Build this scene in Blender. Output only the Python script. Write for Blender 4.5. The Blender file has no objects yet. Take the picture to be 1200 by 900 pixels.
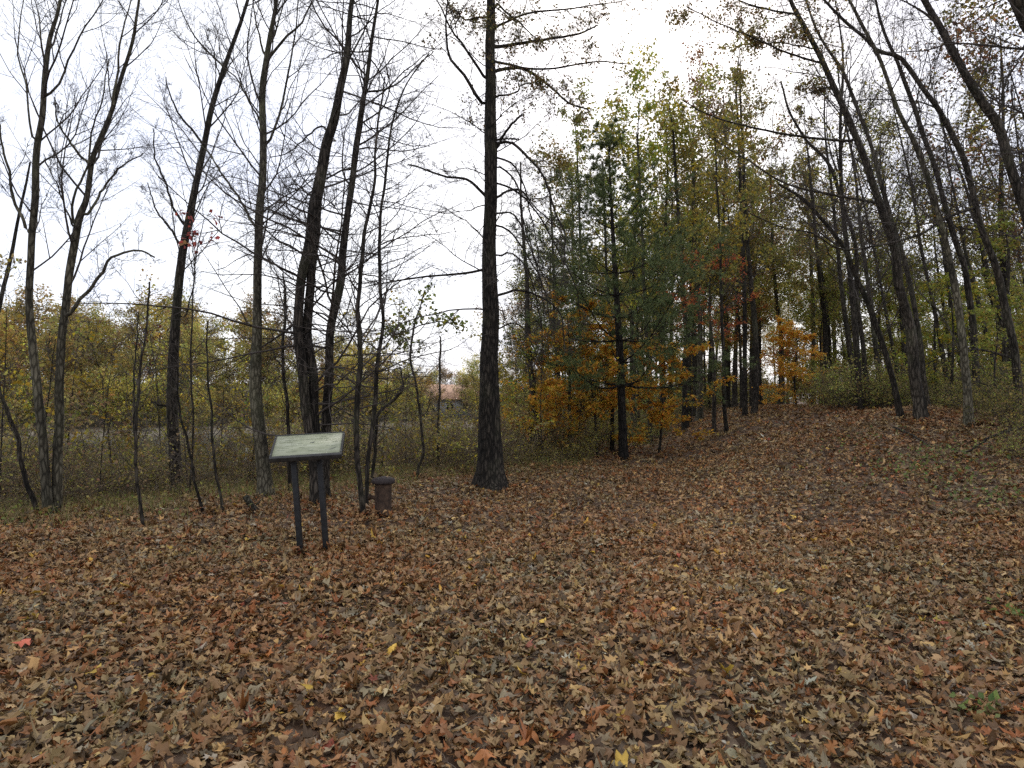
import bpy, math, random
import numpy as np
from mathutils import Vector, Matrix

C = bpy.context.scene
R = math.radians
F = 800.0            # focal length in photo pixels (photo is 1200 x 900)
EYE = 1.6
PITCH = math.atan(22.0 / F)

# ------------------------------------------------------------------ camera, sky, sun, exposure
cam_d = bpy.data.cameras.new('camera')
cam_d.sensor_width = 36.0
cam_d.lens = 36.0 * F / 1200.0
cam_d.clip_start = 0.05
cam_d.clip_end = 4000
cam = bpy.data.objects.new('camera', cam_d)
C.collection.objects.link(cam)
cam.location = (0, 0, EYE)
cam.rotation_euler = (R(90) + PITCH, 0, 0)
C.camera = cam

SUN_EL, SUN_AZ = 38.0, 14.0      # degrees; azimuth measured from +Y towards +X
world = bpy.data.worlds.new('World')
C.world = world
world.use_nodes = True
nt = world.node_tree
nt.nodes.clear()
wo = nt.nodes.new('ShaderNodeOutputWorld')
bg = nt.nodes.new('ShaderNodeBackground')
sky = nt.nodes.new('ShaderNodeTexSky')
sky.sky_type = 'NISHITA'
sky.sun_disc = False
sky.sun_elevation = R(SUN_EL)
sky.sun_rotation = R(SUN_AZ)
sky.dust_density = 3.0
cl_tc = nt.nodes.new('ShaderNodeTexCoord')
cl_map = nt.nodes.new('ShaderNodeMapping')
cl_map.inputs['Scale'].default_value = (1.0, 1.0, 2.6)
cl_n = nt.nodes.new('ShaderNodeTexNoise')
cl_n.inputs['Scale'].default_value = 2.2
cl_n.inputs['Detail'].default_value = 6.0
cl_r = nt.nodes.new('ShaderNodeValToRGB')
cl_r.color_ramp.elements[0].position = 0.30
cl_r.color_ramp.elements[0].color = (6.3, 6.7, 8.1, 1)
cl_r.color_ramp.elements[1].position = 0.68
cl_r.color_ramp.elements[1].color = (9.6, 9.7, 9.9, 1)
mixs = nt.nodes.new('ShaderNodeMixRGB')
mixs.inputs['Fac'].default_value = 0.80
nt.links.new(cl_tc.outputs['Generated'], cl_map.inputs['Vector'])
nt.links.new(cl_map.outputs['Vector'], cl_n.inputs['Vector'])
nt.links.new(cl_n.outputs['Fac'], cl_r.inputs['Fac'])
nt.links.new(sky.outputs['Color'], mixs.inputs['Color1'])
nt.links.new(cl_r.outputs['Color'], mixs.inputs['Color2'])
nt.links.new(mixs.outputs['Color'], bg.inputs['Color'])
bg.inputs['Strength'].default_value = 0.125
nt.links.new(bg.outputs['Background'], wo.inputs['Surface'])

sun_d = bpy.data.lights.new('sun', 'SUN')
sun_d.energy = 0.7
sun_d.angle = R(25)
sun_d.color = (1.0, 0.95, 0.87)
sun = bpy.data.objects.new('sun', sun_d)
C.collection.objects.link(sun)
_sd = Vector((math.sin(R(SUN_AZ)) * math.cos(R(SUN_EL)), math.cos(R(SUN_AZ)) * math.cos(R(SUN_EL)), math.sin(R(SUN_EL))))
sun.rotation_euler = _sd.to_track_quat('Z', 'Y').to_euler()
sun.location = (0, 0, 60)

vs = C.view_settings
vs.view_transform = 'Standard'
vs.look = 'None'
vs.exposure = 0.42
vs.gamma = 1.0
vs.use_curve_mapping = False

C.render.engine = 'CYCLES'
C.cycles.use_denoising = False
C.cycles.max_bounces = 8
C.cycles.diffuse_bounces = 5
C.cycles.transmission_bounces = 5
C.cycles.glossy_bounces = 2

rng = np.random.default_rng(11)


# ------------------------------------------------------------------ numeric helpers
def sstep(a, b, x):
    t = np.clip((np.asarray(x, float) - a) / (b - a), 0, 1)
    return t * t * (3 - 2 * t)


WATER_Z = -1.3


def shore_y(x):
    return 56 + 24 * sstep(-42, -9, x)


def edge_v(x, y):
    """metres beyond the edge of the open leafy ground, towards the pond"""
    return (np.asarray(x, float) + 8) * -0.735 + (np.asarray(y, float) - 7.5) * 0.676


def terrain(x, y):
    x = np.asarray(x, float); y = np.asarray(y, float)
    v = edge_v(x, y)
    left = sstep(3, -6, x)
    drop = 1.9 * sstep(0.5, 12, v) * left
    ys = shore_y(x)
    back = sstep(ys - 3, ys + 5, y) * left
    hill = (0.8 + 4.2 * sstep(-12, -40, x)) * sstep(ys + 4, ys + 60, y) * left
    u = x - 0.1 * y
    rise = 1.4 * sstep(1.5, 8, u) * sstep(4, 16, y)
    z = -drop + back * 1.5 * np.clip(drop / 1.9, 0, 1) + hill + rise
    z = z + (0.022 * np.sin(4.3 * x + 1.1 * np.sin(2.9 * y)) * np.sin(3.7 * y + 1.6 * np.sin(2.1 * x)) + 0.035 * np.sin(1.7 * x - 0.8 * y + 2) * np.sin(1.2 * y + 0.5 * x)) * sstep(60, 25, np.hypot(x, y))
    z = z + 0.03 * np.sin(1.3 * x + 0.7 * y) * np.sin(0.9 * y - 0.4 * x + 1) + 0.012 * np.sin(3.1 * x + 1.2) * np.sin(2.7 * y)
    z = z + 1.1 * sstep(80, 400, np.hypot(x, y)) * 6 * (0.5 + 0.5 * np.sin(x * 0.011 + 1) * np.cos(y * 0.009))
    return z


Z0 = float(terrain(0, 0))
cam.location.z = Z0 + EYE


def ray(px, py):
    dx = (px - 600.0) / F
    dz = (450.0 - py) / F
    c, s = math.cos(PITCH), math.sin(PITCH)
    return np.array([dx, c - dz * s, s + dz * c])


def P(px, py, Y):
    d = ray(px, py)
    return np.array([0, 0, Z0 + EYE]) + d * (Y / d[1])


def hit(px, py):
    d = ray(px, py)
    Ys = np.linspace(1.5, 160, 6000)
    pts = np.array([0, 0, Z0 + EYE])[None] + d[None] * (Ys / d[1])[:, None]
    below = pts[:, 2] < terrain(pts[:, 0], pts[:, 1])
    i = int(np.argmax(below)) if below.any() else len(Ys) - 1
    return pts[i]


def on_ground(px, Y):
    x = (px - 600.0) / F * Y
    return np.array([x, Y, float(terrain(x, Y))])


# ------------------------------------------------------------------ mesh building
class MB:
    def __init__(self):
        self.v = []; self.f = []; self.c = []; self.n = 0; self.mi = []

    def add(self, v, f, col=None, mi=0):
        v = np.asarray(v, np.float32).reshape(-1, 3)
        f = np.asarray(f, np.int32)
        self.v.append(v); self.f.append(f + self.n); self.n += len(v)
        self.mi.append(np.full(len(f), mi, np.int32))
        if col is None:
            col = np.ones((len(v), 3), np.float32)
        self.c.append(np.asarray(col, np.float32).reshape(-1, 3))
        return self

    def build(self, name, mats, parent=None, loc=None, smooth=True, origin=None):
        me = bpy.data.meshes.new(name)
        if self.n:
            v = np.concatenate(self.v)
            if origin is not None:
                v = v - np.asarray(origin, np.float32)
            me.vertices.add(len(v)); me.vertices.foreach_set('co', v.ravel())
            loops = np.concatenate([f.ravel() for f in self.f])
            sizes = np.concatenate([np.full(len(f), f.shape[1], np.int32) for f in self.f])
            starts = np.concatenate([[0], np.cumsum(sizes)[:-1]]).astype(np.int32)
            me.loops.add(len(loops)); me.loops.foreach_set('vertex_index', loops.astype(np.int32))
            me.polygons.add(len(sizes)); me.polygons.foreach_set('loop_start', starts)
            me.polygons.foreach_set('loop_total', sizes)
            me.polygons.foreach_set('material_index', np.concatenate(self.mi))
            if smooth:
                me.polygons.foreach_set('use_smooth', np.ones(len(sizes), bool))
            ca = me.color_attributes.new('Col', 'FLOAT_COLOR', 'POINT')
            cc = np.concatenate(self.c)
            ca.data.foreach_set('color', np.concatenate([cc, np.ones((len(cc), 1), np.float32)], 1).ravel())
            me.update(calc_edges=True)
        if not isinstance(mats, (list, tuple)):
            mats = [mats]
        for m in mats:
            me.materials.append(m)
        o = bpy.data.objects.new(name, me)
        C.collection.objects.link(o)
        if parent is not None:
            o.parent = parent
        if loc is not None:
            o.location = loc
        return o


def tag(o, label=None, cat=None, group=None, kind=None):
    if label: o['label'] = label
    if cat: o['category'] = cat
    if group: o['group'] = group
    if kind: o['kind'] = kind
    return o


def thing(name, label, cat, loc, group=None):
    o = bpy.data.objects.new(name, None)
    o.empty_display_size = 0.2
    C.collection.objects.link(o)
    o.location = [float(a) for a in loc]
    return tag(o, label, cat, group)


def copy_tree(o, parent=None):
    c = o.copy(); C.collection.objects.link(c)
    if parent is not None:
        c.parent = parent
    for ch in list(o.children):
        copy_tree(ch, c)
    return c


def norm(a):
    return a / np.maximum(np.linalg.norm(a, axis=-1, keepdims=True), 1e-9)


def tubes(mb, pts, rad, k, col=None):
    """pts (N,n,3), rad (N,n): N tapered tubes with k sides"""
    pts = np.asarray(pts, float); rad = np.asarray(rad, float)
    N, n, _ = pts.shape
    if N == 0: return
    T = np.empty_like(pts)
    T[:, 1:-1] = pts[:, 2:] - pts[:, :-2]
    T[:, 0] = pts[:, 1] - pts[:, 0]; T[:, -1] = pts[:, -1] - pts[:, -2]
    T = norm(T)
    mean = norm(pts[:, -1] - pts[:, 0])
    ref = np.where(np.abs(mean[:, 2:3]) < 0.8, np.array([[0, 0, 1.0]]), np.array([[1.0, 0, 0]]))
    ref = np.repeat(ref[:, None], n, 1)
    A = norm(np.cross(T, ref)); B = np.cross(T, A)
    th = np.linspace(0, 2 * np.pi, k, endpoint=False)
    V = pts[:, :, None] + rad[:, :, None, None] * (A[:, :, None] * np.cos(th)[None, None, :, None] + B[:, :, None] * np.sin(th)[None, None, :, None])
    V = V.reshape(-1, 3)
    base = (np.arange(N) * n * k)[:, None, None]
    i = np.arange(n - 1)[None, :, None] * k
    j = np.arange(k)[None, None, :]
    j2 = (j + 1) % k
    a = base + i + j; b = base + i + j2; c = base + i + k + j2; d = base + i + k + j
    mb.add(V, np.stack([a, b, c, d], -1).reshape(-1, 4), col)


def resample(pts, n, rads=None):
    """Catmull-Rom through pts, n points evenly along it; rads resampled linearly"""
    pts = np.asarray(pts, float)
    if len(pts) == 2:
        pts = np.array([pts[0], (pts[0] + pts[1]) / 2, pts[1]])
        if rads is not None: rads = [rads[0], (rads[0] + rads[1]) / 2, rads[1]]
    ext = np.vstack([2 * pts[0] - pts[1], pts, 2 * pts[-1] - pts[-2]])
    out = []; par = []
    for i in range(len(pts) - 1):
        p0, p1, p2, p3 = ext[i:i + 4]
        for t in np.linspace(0, 1, 12, endpoint=False):
            out.append(0.5 * ((2 * p1) + (-p0 + p2) * t + (2 * p0 - 5 * p1 + 4 * p2 - p3) * t * t + (-p0 + 3 * p1 - 3 * p2 + p3) * t ** 3))
            par.append(i + t)
    out.append(pts[-1]); par.append(len(pts) - 1)
    out = np.array(out); par = np.array(par)
    s = np.concatenate([[0], np.cumsum(np.linalg.norm(np.diff(out, axis=0), axis=1))])
    q = np.linspace(0, s[-1], n)
    res = np.stack([np.interp(q, s, out[:, k]) for k in range(3)], 1)
    if rads is None:
        return res
    rr = np.interp(np.interp(q, s, par), np.arange(len(rads)), rads)
    return res, rr


def wiggle(pts, amp, r, fix=1):
    """a smooth unevenness along a stem, nothing at its foot"""
    n = len(pts); t = np.linspace(0, 1, n)
    o = np.zeros((n, 3))
    for f, a in ((2.1, 1.0), (5.3, 0.55), (11.7, 0.28)):
        o += a * np.sin(t[:, None] * f * 2 * np.pi * r.uniform(0.8, 1.2) + r.uniform(0, 6.28, 3)[None])
    return pts + amp * o * np.minimum(1, t * 5)[:, None] * np.array([1, 1, 0.3])


def trunk_mesh(mb, pts, rad, k=12, flare=0.7, seed=0):
    """one trunk: a tube with root flare and uneven girth"""
    r = np.random.default_rng(seed)
    n = len(pts)
    s = np.concatenate([[0], np.cumsum(np.linalg.norm(np.diff(pts, axis=0), axis=1))])
    T = norm(np.gradient(pts, axis=0))
    A = norm(np.cross(T, np.array([[1.0, 0.05, 0.02]]))); B = np.cross(T, A)
    th = np.linspace(0, 2 * np.pi, k, endpoint=False)
    ph = r.uniform(0, 6.28, 4)
    lob = 1 + 0.35 * np.cos(3 * th + ph[0]) + 0.3 * np.cos(5 * th + ph[1])
    fl = np.exp(-s / (1.1 * rad[0] + 0.04))
    m = 1 + flare * fl[:, None] * np.maximum(lob, 0.15)[None]
    wob = 0.035 * np.sin(s[:, None] * 2.3 + 2 * th[None] + ph[2]) + 0.03 * np.sin(s[:, None] * 5.1 - 3 * th[None] + ph[3]) + r.normal(0, 0.018, (n, k))
    RR = rad[:, None] * (m + wob)
    V = pts[:, None] + RR[..., None] * (A[:, None] * np.cos(th)[None, :, None] + B[:, None] * np.sin(th)[None, :, None])
    i = np.arange(n - 1)[:, None] * k; j = np.arange(k)[None]; j2 = (j + 1) % k
    mb.add(V.reshape(-1, 3), np.stack([i + j, i + j2, i + k + j2, i + k + j], -1).reshape(-1, 4))


def spawn(Pp, Rp, m, t0, t1, ang, length, n, ratio, up=0.0, gnarl=0.25, r=rng, absolute=False, flat=0.0, taper=0.25, rmin=0.0022, az=None, prof=None, thick=0.0065):
    """m children on each of the N parents; returns pts (N*m,n,3), radii"""
    N, kk, _ = Pp.shape
    t = t0 + (t1 - t0) * (np.arange(m)[None] + r.uniform(0, 1, (N, m))) / m
    f = t * (kk - 1); i = np.minimum(f.astype(int), kk - 2); w = (f - i)[..., None]
    idx = np.arange(N)[:, None]
    pos = Pp[idx, i] * (1 - w) + Pp[idx, i + 1] * w
    pr = Rp[idx, i] * (1 - w[..., 0]) + Rp[idx, i + 1] * w[..., 0]
    T = norm(Pp[idx, i + 1] - Pp[idx, i])
    rv = r.normal(size=(N, m, 3))
    if flat: rv[..., 2] *= (1 - flat)
    perp = norm(rv - (rv * T).sum(-1, keepdims=True) * T)
    if az is not None:
        perp = norm(perp + np.asarray(az)[None, None])
    a = R(ang) * r.uniform(0.7, 1.25, (N, m, 1))
    d = norm(np.cos(a) * T + np.sin(a) * perp)
    Lp = np.linalg.norm(np.diff(Pp, axis=1), axis=2).sum(1)[:, None]
    L = (length * (1 if absolute else Lp)) * r.uniform(0.55, 1.2, (N, m)) * (1 - 0.55 * (t - t0) / max(1 - t0, 1e-3))
    if prof == 'round':
        L = L / (1 - 0.55 * (t - t0) / max(1 - t0, 1e-3)) * (0.40 + 0.75 * np.sin(np.pi * (0.12 + 0.76 * (t - t0) / max(t1 - t0, 1e-3))))
    pos = pos.reshape(-1, 3); d = d.reshape(-1, 3); L = L.reshape(-1); pr = pr.reshape(-1)
    M = len(L)
    out = np.empty((M, n, 3)); out[:, 0] = pos
    st = L[:, None] / (n - 1)
    for q in range(1, n):
        d = norm(d + r.normal(0, gnarl, (M, 3)) + np.array([0, 0, up]))
        out[:, q] = out[:, q - 1] + d * st
    r0 = np.maximum(np.minimum(pr * ratio, thick * L + 0.002), rmin)
    rad = r0[:, None] * np.linspace(1, taper, n)[None]
    return out, np.maximum(rad, rmin * 0.7)


def kites(mb, pts, size, cols, r=rng, flat=0.5, aspect=0.62, droop=0.0):
    """leaf-shaped folded quads"""
    pts = np.asarray(pts, float); N = len(pts)
    if N == 0: return
    nrm = norm(r.normal(size=(N, 3)) * (1 - flat) + np.array([0, 0, 1.0]) * flat)
    d = r.normal(size=(N, 3)); d[:, 2] -= droop
    d = norm(d - (d * nrm).sum(1, keepdims=True) * nrm)
    s = np.cross(nrm, d)
    size = np.broadcast_to(np.asarray(size, float), (N,))[:, None]
    L = size; W = size * aspect * 0.5
    fold = nrm * size * 0.12
    v = np.stack([pts, pts + d * L * 0.42 + s * W + fold, pts + d * L, pts + d * L * 0.42 - s * W + fold], 1)
    b = np.arange(N)[:, None] * 4
    f = np.concatenate([b + np.array([[0, 1, 2]]), b + np.array([[0, 2, 3]])])
    c = np.repeat(cols[:, None], 4, 1)
    c[:, 2] *= 0.9
    mb.add(v.reshape(-1, 3), f, c.reshape(-1, 3))


def pick(pal, n, r=rng, jit=0.22, hue=0.06):
    """n colours from [(weight, (r,g,b)), ...] with brightness jitter"""
    w = np.array([p[0] for p in pal], float); w /= w.sum()
    c = np.array([p[1] for p in pal], float)[r.choice(len(pal), n, p=w)]
    c = c * np.exp(r.normal(0, jit, (n, 1))) * np.exp(r.normal(0, hue, (n, 3)))
    return np.clip(c, 0.004, 0.9)


def boxv(mb, x0, x1, y0, y1, z0, z1, M=None, mi=0, col=None):
    v = np.array([[x, y, z] for z in (z0, z1) for y in (y0, y1) for x in (x0, x1)], float)
    if M is not None:
        v = np.array([list(M @ Vector(p)) for p in v])
    f = [[0, 2, 3, 1], [4, 5, 7, 6], [0, 1, 5, 4], [2, 6, 7, 3], [0, 4, 6, 2], [1, 3, 7, 5]]
    mb.add(v, f, mi=mi, col=None if col is None else np.tile(col, (8, 1)))


# ------------------------------------------------------------------ materials
def nodes_of(name):
    m = bpy.data.materials.new(name)
    m.use_nodes = True
    t = m.node_tree
    t.nodes.clear()
    return m, t, t.nodes.new, t.links.new


def ramp(t, els):
    n = t.nodes.new('ShaderNodeValToRGB')
    e = n.color_ramp.elements
    while len(e) < len(els): e.new(0.5)
    for k, (p, c) in enumerate(els):
        e[k].position = p; e[k].color = (*c, 1)
    return n


def bark(name, dark, mid, light, moss=0.25, zscale=2.2, bump=0.6):
    m, t, N, L = nodes_of(name)
    out = N('ShaderNodeOutputMaterial'); b = N('ShaderNodeBsdfPrincipled')
    b.inputs['Roughness'].default_value = 0.9
    b.inputs['Specular IOR Level'].default_value = 0.2
    tc = N('ShaderNodeTexCoord'); oi = N('ShaderNodeObjectInfo')
    mp = N('ShaderNodeMapping'); mp.inputs['Scale'].default_value = (21, 21, zscale * 1.9)
    ad = N('ShaderNodeVectorMath'); ad.operation = 'ADD'
    L(tc.outputs['Object'], ad.inputs[0]); L(oi.outputs['Random'], ad.inputs[1])
    L(ad.outputs[0], mp.inputs['Vector'])
    n1 = N('ShaderNodeTexNoise'); n1.inputs['Scale'].default_value = 1.3; n1.inputs['Detail'].default_value = 7; n1.inputs['Distortion'].default_value = 0.6
    L(mp.outputs[0], n1.inputs['Vector'])
    vo = N('ShaderNodeTexVoronoi'); vo.feature = 'DISTANCE_TO_EDGE'; vo.inputs['Scale'].default_value = 1.0
    L(mp.outputs[0], vo.inputs['Vector'])
    mu = N('ShaderNodeMath'); mu.operation = 'MULTIPLY'
    cl = N('ShaderNodeMath'); cl.operation = 'MULTIPLY'; cl.use_clamp = True; cl.inputs[1].default_value = 4.0
    L(vo.outputs['Distance'], cl.inputs[0])
    L(n1.outputs['Fac'], mu.inputs[0]); L(cl.outputs[0], mu.inputs[1])
    rp = ramp(t, [(0.08, dark), (0.38, mid), (0.7, light)])
    L(mu.outputs[0], rp.inputs['Fac'])
    n2 = N('ShaderNodeTexNoise'); n2.inputs['Scale'].default_value = 1.7; n2.inputs['Detail'].default_value = 5
    L(ad.outputs[0], n2.inputs['Vector'])
    mr = ramp(t, [(0.5, (0, 0, 0)), (0.72, (moss, moss, moss))])
    L(n2.outputs['Fac'], mr.inputs['Fac'])
    mx = N('ShaderNodeMixRGB'); mx.inputs['Color2'].default_value = (0.085, 0.09, 0.05, 1)
    L(mr.outputs['Color'], mx.inputs['Fac']); L(rp.outputs['Color'], mx.inputs['Color1'])
    n3 = N('ShaderNodeTexNoise'); n3.inputs['Scale'].default_value = 2.6; n3.inputs['Detail'].default_value = 4
    mp3 = N('ShaderNodeMapping'); mp3.inputs['Scale'].default_value = (2.2, 2.2, 0.55)
    L(ad.outputs[0], mp3.inputs['Vector']); L(mp3.outputs[0], n3.inputs['Vector'])
    r3 = ramp(t, [(0.34, (0.5, 0.5, 0.5)), (0.66, (1.25, 1.23, 1.18))]); L(n3.outputs['Fac'], r3.inputs['Fac'])
    mm = N('ShaderNodeMixRGB'); mm.blend_type = 'MULTIPLY'; mm.inputs['Fac'].default_value = 1.0
    L(mx.outputs[0], mm.inputs['Color1']); L(r3.outputs['Color'], mm.inputs['Color2'])
    hv = N('ShaderNodeHueSaturation')
    mr2 = N('ShaderNodeMapRange'); mr2.inputs['To Min'].default_value = 0.75; mr2.inputs['To Max'].default_value = 1.25
    L(oi.outputs['Random'], mr2.inputs['Value']); L(mr2.outputs[0], hv.inputs['Value'])
    L(mm.outputs[0], hv.inputs['Color']); L(hv.outputs[0], b.inputs['Base Color'])
    bp = N('ShaderNodeBump'); bp.inputs['Strength'].default_value = bump; bp.inputs['Distance'].default_value = 0.04
    L(mu.outputs[0], bp.inputs['Height']); L(bp.outputs[0], b.inputs['Normal'])
    L(b.outputs[0], out.inputs['Surface'])
    return m


def leafmat(name, trans=0.35, hue=0.02, val=0.25, rough=0.6):
    m, t, N, L = nodes_of(name)
    out = N('ShaderNodeOutputMaterial')
    at = N('ShaderNodeVertexColor'); at.layer_name = 'Col'
    oi = N('ShaderNodeObjectInfo'); hv = N('ShaderNodeHueSaturation')
    a = N('ShaderNodeMapRange'); a.inputs['To Min'].default_value = 0.5 - hue; a.inputs['To Max'].default_value = 0.5 + hue
    c = N('ShaderNodeMapRange'); c.inputs['To Min'].default_value = 1 - val; c.inputs['To Max'].default_value = 1 + val
    L(oi.outputs['Random'], a.inputs['Value']); L(oi.outputs['Random'], c.inputs['Value'])
    L(a.outputs[0], hv.inputs['Hue']); L(c.outputs[0], hv.inputs['Value']); L(at.outputs['Color'], hv.inputs['Color'])
    p = N('ShaderNodeBsdfPrincipled'); p.inputs['Roughness'].default_value = rough; p.inputs['Specular IOR Level'].default_value = 0.25
    tr = N('ShaderNodeBsdfTranslucent'); mx = N('ShaderNodeMixShader'); mx.inputs['Fac'].default_value = trans
    L(hv.outputs[0], p.inputs['Base Color']); L(hv.outputs[0], tr.inputs['Color'])
    L(p.outputs[0], mx.inputs[1]); L(tr.outputs[0], mx.inputs[2]); L(mx.outputs[0], out.inputs['Surface'])
    return m


def plain(name, base, rough=0.7, noise=0.3, scale=8.0, bump=0.15, metal=0.0, stretch=(1, 1, 1), c2=None):
    m, t, N, L = nodes_of(name)
    out = N('ShaderNodeOutputMaterial'); b = N('ShaderNodeBsdfPrincipled')
    b.inputs['Roughness'].default_value = rough; b.inputs['Metallic'].default_value = metal
    b.inputs['Specular IOR Level'].default_value = 0.3
    tc = N('ShaderNodeTexCoord'); mp = N('ShaderNodeMapping'); mp.inputs['Scale'].default_value = stretch
    n = N('ShaderNodeTexNoise'); n.inputs['Scale'].default_value = scale; n.inputs['Detail'].default_value = 8
    L(tc.outputs['Object'], mp.inputs['Vector']); L(mp.outputs[0], n.inputs['Vector'])
    lo = tuple(x * (1 - noise) for x in base); hi = c2 or tuple(min(1, x * (1 + noise)) for x in base)
    r_ = ramp(t, [(0.32, lo), (0.68, hi)])
    L(n.outputs['Fac'], r_.inputs['Fac']); L(r_.outputs['Color'], b.inputs['Base Color'])
    bp = N('ShaderNodeBump'); bp.inputs['Strength'].default_value = bump; bp.inputs['Distance'].default_value = 0.02
    L(n.outputs['Fac'], bp.inputs['Height']); L(bp.outputs[0], b.inputs['Normal'])
    L(b.outputs[0], out.inputs['Surface'])
    return m


BARK = {
    'dark': bark('dark_bark', (0.012, 0.010, 0.008), (0.045, 0.037, 0.030), (0.085, 0.072, 0.058), 0.3),
    'grey': bark('grey_bark', (0.042, 0.037, 0.026), (0.120, 0.108, 0.078), (0.19, 0.172, 0.128), 0.6, 3.0, 0.35),
    'mid': bark('brown_bark', (0.020, 0.017, 0.013), (0.060, 0.050, 0.040), (0.11, 0.095, 0.075), 0.4),
    'pine': bark('pine_bark', (0.008, 0.007, 0.006), (0.030, 0.025, 0.021), (0.06, 0.05, 0.042), 0.1),
}
TWIG = plain('twig_bark', (0.055, 0.045, 0.038), 0.85, 0.35, 6, 0.0)
LEAF = leafmat('leaf', 0.48)
BRIGHTLEAF = leafmat('thin_leaf', 0.56, 0.0, 0.0)
BANKLEAF = leafmat('bank_leaf', 0.48, 0.03, 0.38)
NEEDLE = leafmat('needle', 0.2, 0.0, 0.0)
LITTER = leafmat('fallen_leaf', 0.12, 0.0, 0.0, 0.55)
RUST = plain('rusty_steel', (0.048, 0.032, 0.024), 0.85, 0.5, 14, 0.5, 0.1, c2=(0.092, 0.056, 0.036))
BLACKSTEEL = plain('dark_painted_steel', (0.016, 0.016, 0.017), 0.55, 0.35, 20, 0.1)

# ------------------------------------------------------------------ ground, pond
def ground_material():
    m, t, N, L = nodes_of('forest_floor')
    out = N('ShaderNodeOutputMaterial'); b = N('ShaderNodeBsdfPrincipled'); b.inputs['Roughness'].default_value = 0.9
    b.inputs['Specular IOR Level'].default_value = 0.15
    tc = N('ShaderNodeTexCoord')
    vo = N('ShaderNodeTexVoronoi'); vo.inputs['Scale'].default_value = 11; vo.inputs['Randomness'].default_value = 1
    L(tc.outputs['Object'], vo.inputs['Vector'])
    sx = N('ShaderNodeSeparateXYZ'); L(vo.outputs['Color'], sx.inputs[0])
    r1 = ramp(t, [(0.0, (0.035, 0.024, 0.017)), (0.3, (0.10, 0.058, 0.035)), (0.55, (0.13, 0.085, 0.055)), (0.8, (0.17, 0.125, 0.085)), (1.0, (0.085, 0.04, 0.022))])
    L(sx.outputs[0], r1.inputs['Fac'])
    n = N('ShaderNodeTexNoise'); n.inputs['Scale'].default_value = 0.5; n.inputs['Detail'].default_value = 6
    L(tc.outputs['Object'], n.inputs['Vector'])
    at = N('ShaderNodeVertexColor'); at.layer_name = 'Col'
    sc = N('ShaderNodeSeparateColor'); L(at.outputs['Color'], sc.inputs[0])
    earth = ramp(t, [(0.35, (0.045, 0.042, 0.022)), (0.65, (0.085, 0.068, 0.042))])
    L(n.outputs['Fac'], earth.inputs['Fac'])
    mx = N('ShaderNodeMixRGB'); L(sc.outputs[0], mx.inputs['Fac'])
    L(earth.outputs['Color'], mx.inputs['Color1']); L(r1.outputs['Color'], mx.inputs['Color2'])
    mx2 = N('ShaderNodeMixRGB'); mx2.inputs['Color2'].default_value = (0.34, 0.29, 0.215, 1)
    L(sc.outputs[1], mx2.inputs['Fac']); L(mx.outputs[0], mx2.inputs['Color1'])
    L(mx2.outputs[0], b.inputs['Base Color'])
    bp = N('ShaderNodeBump'); bp.inputs['Strength'].default_value = 0.7; bp.inputs['Distance'].default_value = 0.03
    L(vo.outputs['Distance'], bp.inputs['Height']); L(bp.outputs[0], b.inputs['Normal'])
    L(b.outputs[0], out.inputs['Surface'])
    return m


def axis(lo, hi, fine_lo, fine_hi, step, n_out):
    mid = np.arange(fine_lo, fine_hi + 1e-6, step)
    g = np.geomspace(1, 1 + abs(hi - fine_hi), n_out)[1:] - 1 + fine_hi
    l = fine_lo - (np.geomspace(1, 1 + abs(fine_lo - lo), n_out)[1:] - 1)
    return np.concatenate([l[::-1], mid, g])


gx = np.concatenate([axis(-900, 900, -60, 45, 0.6, 26), np.arange(-11.9, 16, 0.2)]); gx = np.unique(np.round(gx, 3))
gy = np.concatenate([axis(-300, 1500, -6, 100, 0.6, 26), np.arange(-1.9, 26, 0.2)]); gy = np.unique(np.round(gy, 3))
GX, GY = np.meshgrid(gx, gy)
GZ = terrain(GX, GY)
mb = MB()
nx, ny = len(gx), len(gy)
ii = (np.arange(ny - 1)[:, None] * nx + np.arange(nx - 1)[None]).ravel()
litter_w = np.clip(1 - sstep(0.5, 5, edge_v(GX, GY)) * sstep(1, -3, GX), 0.0, 1)
shore_w = (1 - sstep(1.2, 3.0, np.abs(GY - shore_y(GX) - 0.6))) * sstep(2, -5, GX)
mb.add(np.stack([GX, GY, GZ], -1).reshape(-1, 3), np.stack([ii, ii + 1, ii + nx + 1, ii + nx], 1),
       np.stack([litter_w, shore_w, litter_w], -1).reshape(-1, 3))
ground = mb.build('ground', ground_material())
tag(ground, 'forest floor sloping from the open leafy clearing down to the pond', 'ground', kind='structure')

m, t, N, L = nodes_of('pond_water')
o_ = N('ShaderNodeOutputMaterial'); b_ = N('ShaderNodeBsdfPrincipled')
b_.inputs['Base Color'].default_value = (0.05, 0.055, 0.045, 1); b_.inputs['Roughness'].default_value = 0.08; b_.inputs['IOR'].default_value = 1.33
tc_ = N('ShaderNodeTexCoord'); mp_ = N('ShaderNodeMapping'); mp_.inputs['Scale'].default_value = (1, 2.5, 1)
n_ = N('ShaderNodeTexNoise'); n_.inputs['Scale'].default_value = 1.2; n_.inputs['Detail'].default_value = 4
bp_ = N('ShaderNodeBump'); bp_.inputs['Strength'].default_value = 0.12; bp_.inputs['Distance'].default_value = 0.1
L(tc_.outputs['Object'], mp_.inputs[0]); L(mp_.outputs[0], n_.inputs['Vector']); L(n_.outputs['Fac'], bp_.inputs['Height'])
L(bp_.outputs[0], b_.inputs['Normal']); L(b_.outputs[0], o_.inputs[0])
mb = MB()
mb.add([[-140, 8, WATER_Z], [2, 8, WATER_Z], [2, 100, WATER_Z], [-140, 100, WATER_Z]], [[0, 1, 2, 3]])
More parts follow.
